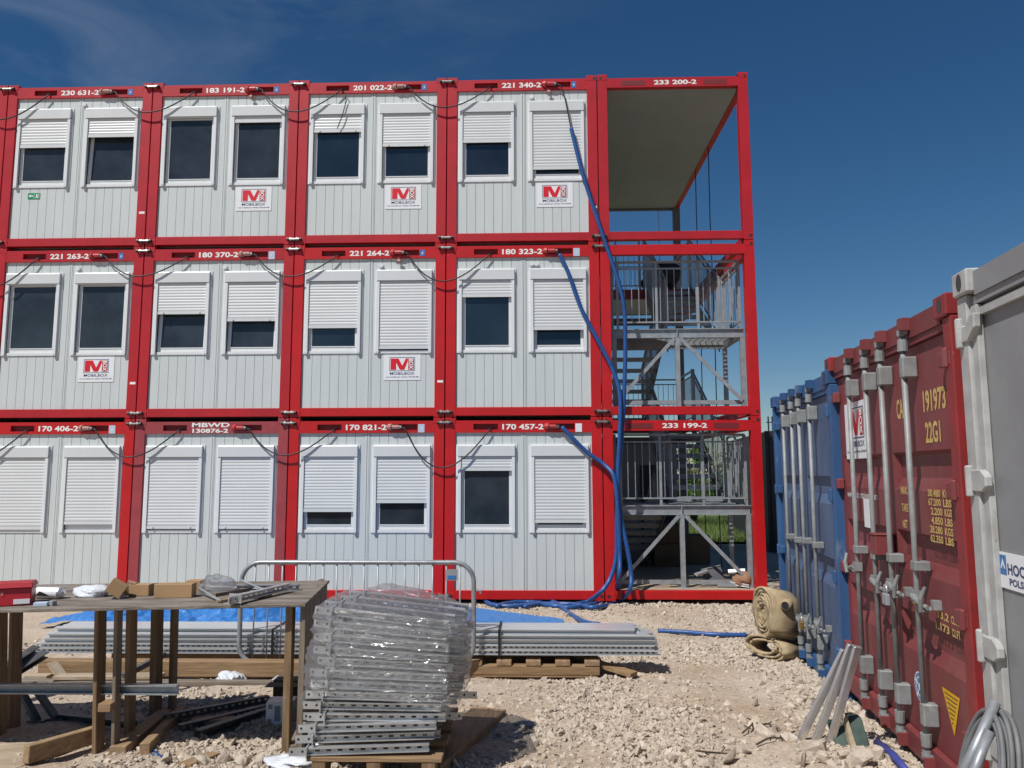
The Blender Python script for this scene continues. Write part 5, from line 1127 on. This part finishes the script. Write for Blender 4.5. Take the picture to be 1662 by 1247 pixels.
# canvas hose roll
def ribbon(name, path, thick, width, o, ax, lab_parent, ec=0.0):
    """flat hose: a 2D path (s,z) with thickness, extruded along the axis ax"""
    o = Vector(o); ax = Vector(ax).normalized(); sx_ = Vector((-ax.y, ax.x, 0)); uz = Vector((0, 0, 1)); n = len(path); vs = []; fs = []
    for i, (s_, z_) in enumerate(path):
        a = path[max(i - 1, 0)]; b_ = path[min(i + 1, n - 1)]; tx, tz = b_[0] - a[0], b_[1] - a[1]; l_ = math.hypot(tx, tz) or 1; nx_, nz_ = -tz / l_, tx / l_
        wob = 0.012 * math.sin(i * 0.37) + 0.006 * math.sin(i * 1.3)
        for k_, (h_, w_) in enumerate(((-.5, -.5), (.5, -.5), (.62, 0), (.5, .5), (-.5, .5), (-.62, 0))):
            vs.append(o + sx_ * (s_ + nx_ * thick * h_) + uz * (z_ + nz_ * thick * h_) + ax * (width * w_ + wob))
    for i in range(n - 1):
        for k_ in range(6): fs.append((i * 6 + k_, i * 6 + (k_ + 1) % 6, (i + 1) * 6 + (k_ + 1) % 6, (i + 1) * 6 + k_))
    fs.append(tuple(range(6))); fs.append(tuple((n - 1) * 6 + k_ for k_ in range(5, -1, -1)))
    P = MB(); P.add(vs, fs); return P.build(name, HOSEB, lab_parent, smooth=True)
hp = gnd(1250, 1068); hr = empty('canvas_hose', (hp.x, hp.y, hp.z), 0, 'rolled beige canvas hose leaning on the blue container', 'hose')
sp = []
for i in range(190):
    t_ = i / 189; a = -t_ * 6.2 * 2 * math.pi + 0.6; r = 0.055 + 0.165 * t_
    sp.append((r * math.cos(a) * 0.84 + 0.03 * t_, r * math.sin(a) * 1.18))
ribbon('upper_roll', sp, 0.022, 0.30, (0.06, 0.0, 0.41), (-0.97, -0.24, 0.20), hr)
sp = []
for i in range(120):
    t_ = i / 119; a = -t_ * 2.3 * 2 * math.pi + 0.3; r = 0.50 + 0.50 * t_ + 0.06 * math.sin(a * 1.7)
    sp.append((0.25 * r * math.cos(a), 0.115 * r * math.sin(a)))
ribbon('lower_roll', sp, 0.022, 0.26, (0.02, 0.0, 0.105), (-0.80, -0.6, 0.10), hr)
P = MB(); c_ = at(1278, 981, hp.y - 0.16) - Vector(hr.location); d_ = Vector((-0.5, -0.86, 0.05)).normalized(); P.tube([c_ + d_ * 0.10, c_ - d_ * 0.16], 0.050, 16); P.build('hose_end', HOSEB, hr, smooth=True)
P = MB(); P.tube([c_ + d_ * 0.106, c_ + d_ * 0.10], [0.033, 0.035], 16); P.build('hose_bore', BLACK, hr)

# aluminium rails leaning on the red container
for i, (f_, t_) in enumerate((((1297, 1201), (1371, 1056)), ((1322, 1205), (1382, 1047)), ((1346, 1208), (1392, 1050)))):
    A = gnd(*f_); B = at(t_[0], t_[1], -6.92 - 0.05 * i); P = MB(); A = A + Vector((0, 0, -0.01)); d = (B - A).normalized(); sd = Vector((0.25, -1, 0)).normalized()
    P.bar(A, B, 0.026, 0.048, (-0.8, -0.25, 0.55)); P.bar(A.lerp(B, .02) + d.cross(sd) * 0.0, A.lerp(B, .03), 0.029, 0.051, (-0.8, -0.25, 0.55)); P.bar(A.lerp(B, .985), A.lerp(B, 1.004), 0.029, 0.051, (-0.8, -0.25, 0.55))
    tag(P.build('aluminium_rail', ALU, bevel=0.003), ['left of the three aluminium rails leaning on the red container', 'middle of the three aluminium rails leaning on the red container', 'right of the three aluminium rails leaning on the red container'][i], 'metal rail', 'aluminium rails leaning on the container')
for i, (px, py, w_, h_, m_, lab) in enumerate(((1372, 1214, 0.10, 0.12, GBOX, 'green pad standing on the gravel by the red container, left one'), (1388, 1218, 0.035, 0.16, PLY, 'thin pale wood strip between two green pads'), (1402, 1217, 0.09, 0.17, GBOX, 'green pad beside the red container, right one'))):
    p = gnd(px, py); P = MB(); P.hexa([(p.x - w_ / 2, p.y, p.z - .02), (p.x + w_ / 2, p.y - .02, p.z - .02), (p.x + w_ / 2, p.y + .05, p.z - .02), (p.x - w_ / 2, p.y + .07, p.z - .02), (p.x - w_ / 2 + .0, p.y + .10, p.z + h_), (p.x + w_ / 2 - .02, p.y + .08, p.z + h_), (p.x + w_ / 2 - .02, p.y + .15, p.z + h_), (p.x - w_ / 2, p.y + .17, p.z + h_)]); tag(P.build('pad' if m_ is GBOX else 'wood_strip', m_, bevel=0.004), lab, 'pad' if m_ is GBOX else 'wood strip')
P = MB(); P.tube([on_ground(1424, 1212, .025), on_ground(1450, 1234, .03), on_ground(1475, 1262, .02)], 0.023, 12); tag(P.build('violet_pipe', PURPLE, smooth=True), 'violet plastic pipe on the gravel under the red container doors', 'pipe')
# coil and tubes by the grey container
cc = at(1598, 1275, -8.72); print('coil', cc, 'door x', (go_ + dv * 0.5).x)
COILM = mat('coil_plastic', (0.17, 0.175, 0.18), 0.6, var=0.3, vscale=8)
co = empty('conduit_coil', cc, 0, 'coil of grey conduit leaning on the grey container', 'coil')
for i, (r, off) in enumerate(((0.27, 0), (0.275, 0.004), (0.25, -0.004), (0.225, 0.002), (0.29, 0.03), (0.26, 0.033), (0.235, 0.031), (0.28, 0.06), (0.25, 0.062))):
    P = MB(); P.tube([dv * (0.62 * r * math.cos(2 * math.pi * k_ / 64)) + Vector((0, 0, r * math.sin(2 * math.pi * k_ / 64))) - nv * (off - 0.10 + 0.12 * (0.5 - 0.5 * math.sin(2 * math.pi * k_ / 64))) for k_ in range(64)], 0.0105, 8, closed=True); P.build('winding', COILM, co, smooth=True)
for i, (a, b_, y_, r, lab) in enumerate((((1616, 1140), (1548, 1290), -8.74, 0.019, 'taller galvanised tube leaning beside the grey coil'), ((1606, 1187), (1566, 1290), -8.80, 0.018, 'shorter galvanised tube leaning beside the grey coil'))):
    A = at(a[0], a[1], y_); B = at(b_[0], b_[1], y_ - 0.05); P = MB(); P.tube([A, B], r, 14); tag(P.build('steel_tube', GALV, smooth=True), lab, 'tube')
# dry roots on the gravel
for k_, (pts, lab) in enumerate((([(1205, 1195), (1218, 1188), (1224, 1176), (1234, 1186), (1247, 1180), (1262, 1192)], 'dark dry root lying on the gravel left of the aluminium rails'), ([(1228, 1214), (1250, 1207), (1268, 1203), (1290, 1196)], 'dark thin twig on the gravel before the aluminium rails'), ([(1130, 1224), (1150, 1231), (1170, 1228), (1185, 1234)], 'thin dark twig low in the middle of the gravel'))):
    P = MB(); P.tube(smooth_path([on_ground(a, b_, 0.02 + 0.015 * (i % 2)) for i, (a, b_) in enumerate(pts)], 4), 0.006, 6)
    for i in range(1, len(pts) - 1):
        q1 = Vector(on_ground(*pts[i], 0.02)); P.tube([q1, q1 + Vector((random.uniform(-.06, .06), random.uniform(-.05, .05), 0.03))], 0.004, 5)
    tag(P.build('dry_root', BARK), lab, 'root')

# ------------------------------------------------------------------ inside the foot of the tower
rb = empty('carton_stack', (X0 + 1.7, 3.2, 0.16), 0, 'heap of brown cartons in the shade under the stairs', 'cartons'); bpy.data.objects.remove(rb)
for i, (x, y, z, a, b_, c_, lab) in enumerate(((1.35, 2.9, 0.16, .6, .5, .42, 'lower brown carton on the floor under the stair tower'), (1.42, 2.95, 0.585, .5, .42, .36, 'upper brown carton stacked under the stair tower'), (1.98, 3.3, 0.16, .5, .5, .55, 'brown carton beside the stack near the right post'))):
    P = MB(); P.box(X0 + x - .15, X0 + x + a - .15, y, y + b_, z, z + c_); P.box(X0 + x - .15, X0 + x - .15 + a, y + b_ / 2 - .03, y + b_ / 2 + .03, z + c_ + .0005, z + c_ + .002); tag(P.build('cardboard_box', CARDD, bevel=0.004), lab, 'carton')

for i in range(5):
    P = MB(); P.box(X0 + .35 + .02 * (i % 2), X0 + 1.15, 4.6, 5.4, 0.16 + i * 0.22, 0.36 + i * 0.22); tag(P.build('brick_pack', GREYP, bevel=0.006), ['lowest', 'second', 'third', 'fourth', 'topmost'][i] + ' grey pack of the stack behind the lower stair flight', 'pack', 'stacked packs behind the stairs')
P = MB(); e = empty('scrap_tray', (X0 + 1.78, 0.52, 0.16), 0.2, 'dark square cover leaning in the scrap under the stair landing', 'cover'); P.hexa([(-.17, -.05, 0), (.17, -.05, 0.03), (.17, -.02, .03), (-.17, -.02, 0), (-.20, .06, .24), (.12, .06, .30), (.12, .08, .30), (-.20, .08, .24)]); P.build('cover', REARP, e); P = MB(); P.bar((-.20, .055, .245), (.12, .055, .305), .02, .012); P.build('edge_strip', GREYP, e)
for i, (x, y, z, lx, rz, rx_, lab) in enumerate(((1.56, .45, .36, .26, .5, .5, 'light metal bracket on top of the scrap heap, left'), (2.12, .5, .36, .26, -.3, -.4, 'light metal bracket on top of the scrap heap, right'), (1.92, .34, .17, .30, -.12, 0, 'grey plastic profile lying before the dark cover'), (2.10, .30, .19, .30, -.45, .1, 'pale perforated profile lying beside the brown sack'), (1.2, .42, .17, .35, .15, 0, 'bent pale strip on the tower floor beside the middle post'))):
    P = MB(); P.box(-lx / 2, lx / 2, -.04, .04, 0, .012); P.box(-lx / 2, lx / 2, -.04, -.032, .0125, .05); o = P.build('metal_scrap', GALVB if i != 2 else GREYP, bevel=0.002); o.location = (X0 + x, y, z); o.rotation_euler = (rx_, .1 * i - .2, rz); tag(o, lab, 'scrap')
o = blob('brown_sack', mat('sack', (0.36, 0.20, 0.115), 0.9, var=0.3, vscale=6, bump=0.3, bscale=15), (X0 + 2.17, .34, .285), (.155, .13, .125), 13, amp=0.15); tag(o, 'rounded brown sack in the corner beside the right red post', 'sack')

# ------------------------------------------------------------------ behind the building
e = empty('rear_cabin', (8.2, 7.2, -0.1), 0, 'grey site cabin standing in the shade behind the stair tower', 'cabin')
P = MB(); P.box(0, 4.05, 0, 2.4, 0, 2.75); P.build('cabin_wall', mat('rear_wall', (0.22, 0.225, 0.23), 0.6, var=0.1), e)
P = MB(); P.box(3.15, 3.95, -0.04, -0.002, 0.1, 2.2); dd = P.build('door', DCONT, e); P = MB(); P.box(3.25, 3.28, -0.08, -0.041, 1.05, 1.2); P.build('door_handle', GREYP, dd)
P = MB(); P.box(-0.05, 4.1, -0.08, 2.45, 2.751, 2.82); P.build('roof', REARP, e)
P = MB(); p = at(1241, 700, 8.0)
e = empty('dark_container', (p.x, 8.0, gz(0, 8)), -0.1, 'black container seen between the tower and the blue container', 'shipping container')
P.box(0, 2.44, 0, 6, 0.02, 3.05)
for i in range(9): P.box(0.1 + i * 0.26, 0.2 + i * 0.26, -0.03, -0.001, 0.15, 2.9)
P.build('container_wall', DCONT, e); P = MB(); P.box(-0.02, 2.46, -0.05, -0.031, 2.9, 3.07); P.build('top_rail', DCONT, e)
for xx in (0.12, 0.22): P = MB(); P.tube([(xx, 0.1, 3.05), (xx, 0.1, 3.45)], 0.02, 6); P.tube([(xx - .05, .1, 3.3), (xx + .12, .1, 3.3)], 0.015, 6); P.build('roof_stub', DCONT, e)
# grass field
X, Y = np.meshgrid(np.linspace(8, 40, 60), np.linspace(10.5, 60, 60)); 
P = MB(); P.v = list(zip(X.ravel(), Y.ravel(), (gz_np(X, Y) + 0.03 + 0.05 * fbm(X, Y, 8, 3)).ravel())); P.f = [(j * 60 + i, j * 60 + i + 1, (j + 1) * 60 + i + 1, (j + 1) * 60 + i) for j in range(59) for i in range(59)]; P.mi = [0] * len(P.f)
r = np.random.default_rng(4); nb = 26000
bx_ = r.uniform(11, 21, nb); by_ = 10.6 + 10 * r.random(nb) ** 1.4; bh = r.uniform(.12, .34, nb); ang = r.uniform(0, 6.28, nb); ln_ = r.normal(0, .09, (nb, 2)); bz = gz_np(bx_, by_) + 0.04
for i in range(nb):
    ca, sa = .012 * math.cos(ang[i]), .012 * math.sin(ang[i]); P.v += [(bx_[i] - ca, by_[i] - sa, bz[i]), (bx_[i] + ca, by_[i] + sa, bz[i]), (bx_[i] + ln_[i, 0], by_[i] + ln_[i, 1], bz[i] + bh[i])]; k_ = len(P.v); P.f.append((k_ - 3, k_ - 2, k_ - 1)); P.mi.append(0)
tag(P.build('grass', GRASSM, recalc=False), 'rough green grass behind the stair tower', 'grass', kind='stuff')
def bush(x, y, hgt, wid, seed, lab):
    r = np.random.default_rng(seed); e = empty('leafy_bush', (x, y, gz(x, y)), 0, lab, 'bush', 'bushes behind the grass')
    P = MB()
    for k_ in range(7):
        a = r.uniform(0, 6.28); P.tube([(0, 0, 0), (wid * .15 * math.cos(a), wid * .15 * math.sin(a), hgt * .4), (wid * .35 * math.cos(a), wid * .35 * math.sin(a), hgt * .8)], [.05, .035, .012], 6)
    P.build('trunk', BARK, e)
    P = MB(); n = 4200; cl = [(r.normal(0, wid * .28), r.normal(0, wid * .28), hgt * r.uniform(.25, .85), r.uniform(.28, .55)) for _ in range(17)]
    for i in range(n):
        c_ = cl[r.integers(len(cl))]; d = r.normal(size=3); d /= np.linalg.norm(d); rad = c_[3] * r.random() ** .4
        p = np.array([c_[0] + d[0] * rad, c_[1] + d[1] * rad, max(.08, c_[2] + d[2] * rad * .9)]); s_ = r.uniform(.045, .085); u = r.normal(size=3); u /= np.linalg.norm(u); v = np.cross(u, r.normal(size=3)); v /= np.linalg.norm(v)
        P.add([tuple(p - u * s_), tuple(p + v * s_ * .5), tuple(p + u * s_), tuple(p - v * s_ * .5)], [(0, 1, 2, 3)])
    P.build('crown', LEAF, e, recalc=False)
for i, (x, y, h_, w_, lab) in enumerate(((14.6, 17.0, 3.1, 1.9, 'leafy green bush seen through the middle of the stair tower'), (16.3, 16.4, 2.8, 1.8, 'leafy green bush seen beside the right tower post'), (13.0, 18.5, 3.0, 2.0, 'green bush half hidden by the grey cabin behind the tower'), (17.6, 19.0, 3.5, 2.2, 'tall green bush furthest right behind the tower'), (15.4, 20.5, 3.6, 2.3, 'tall back bush between the two nearer green bushes'))): bush(x, y, h_, w_, 50 + i, lab)
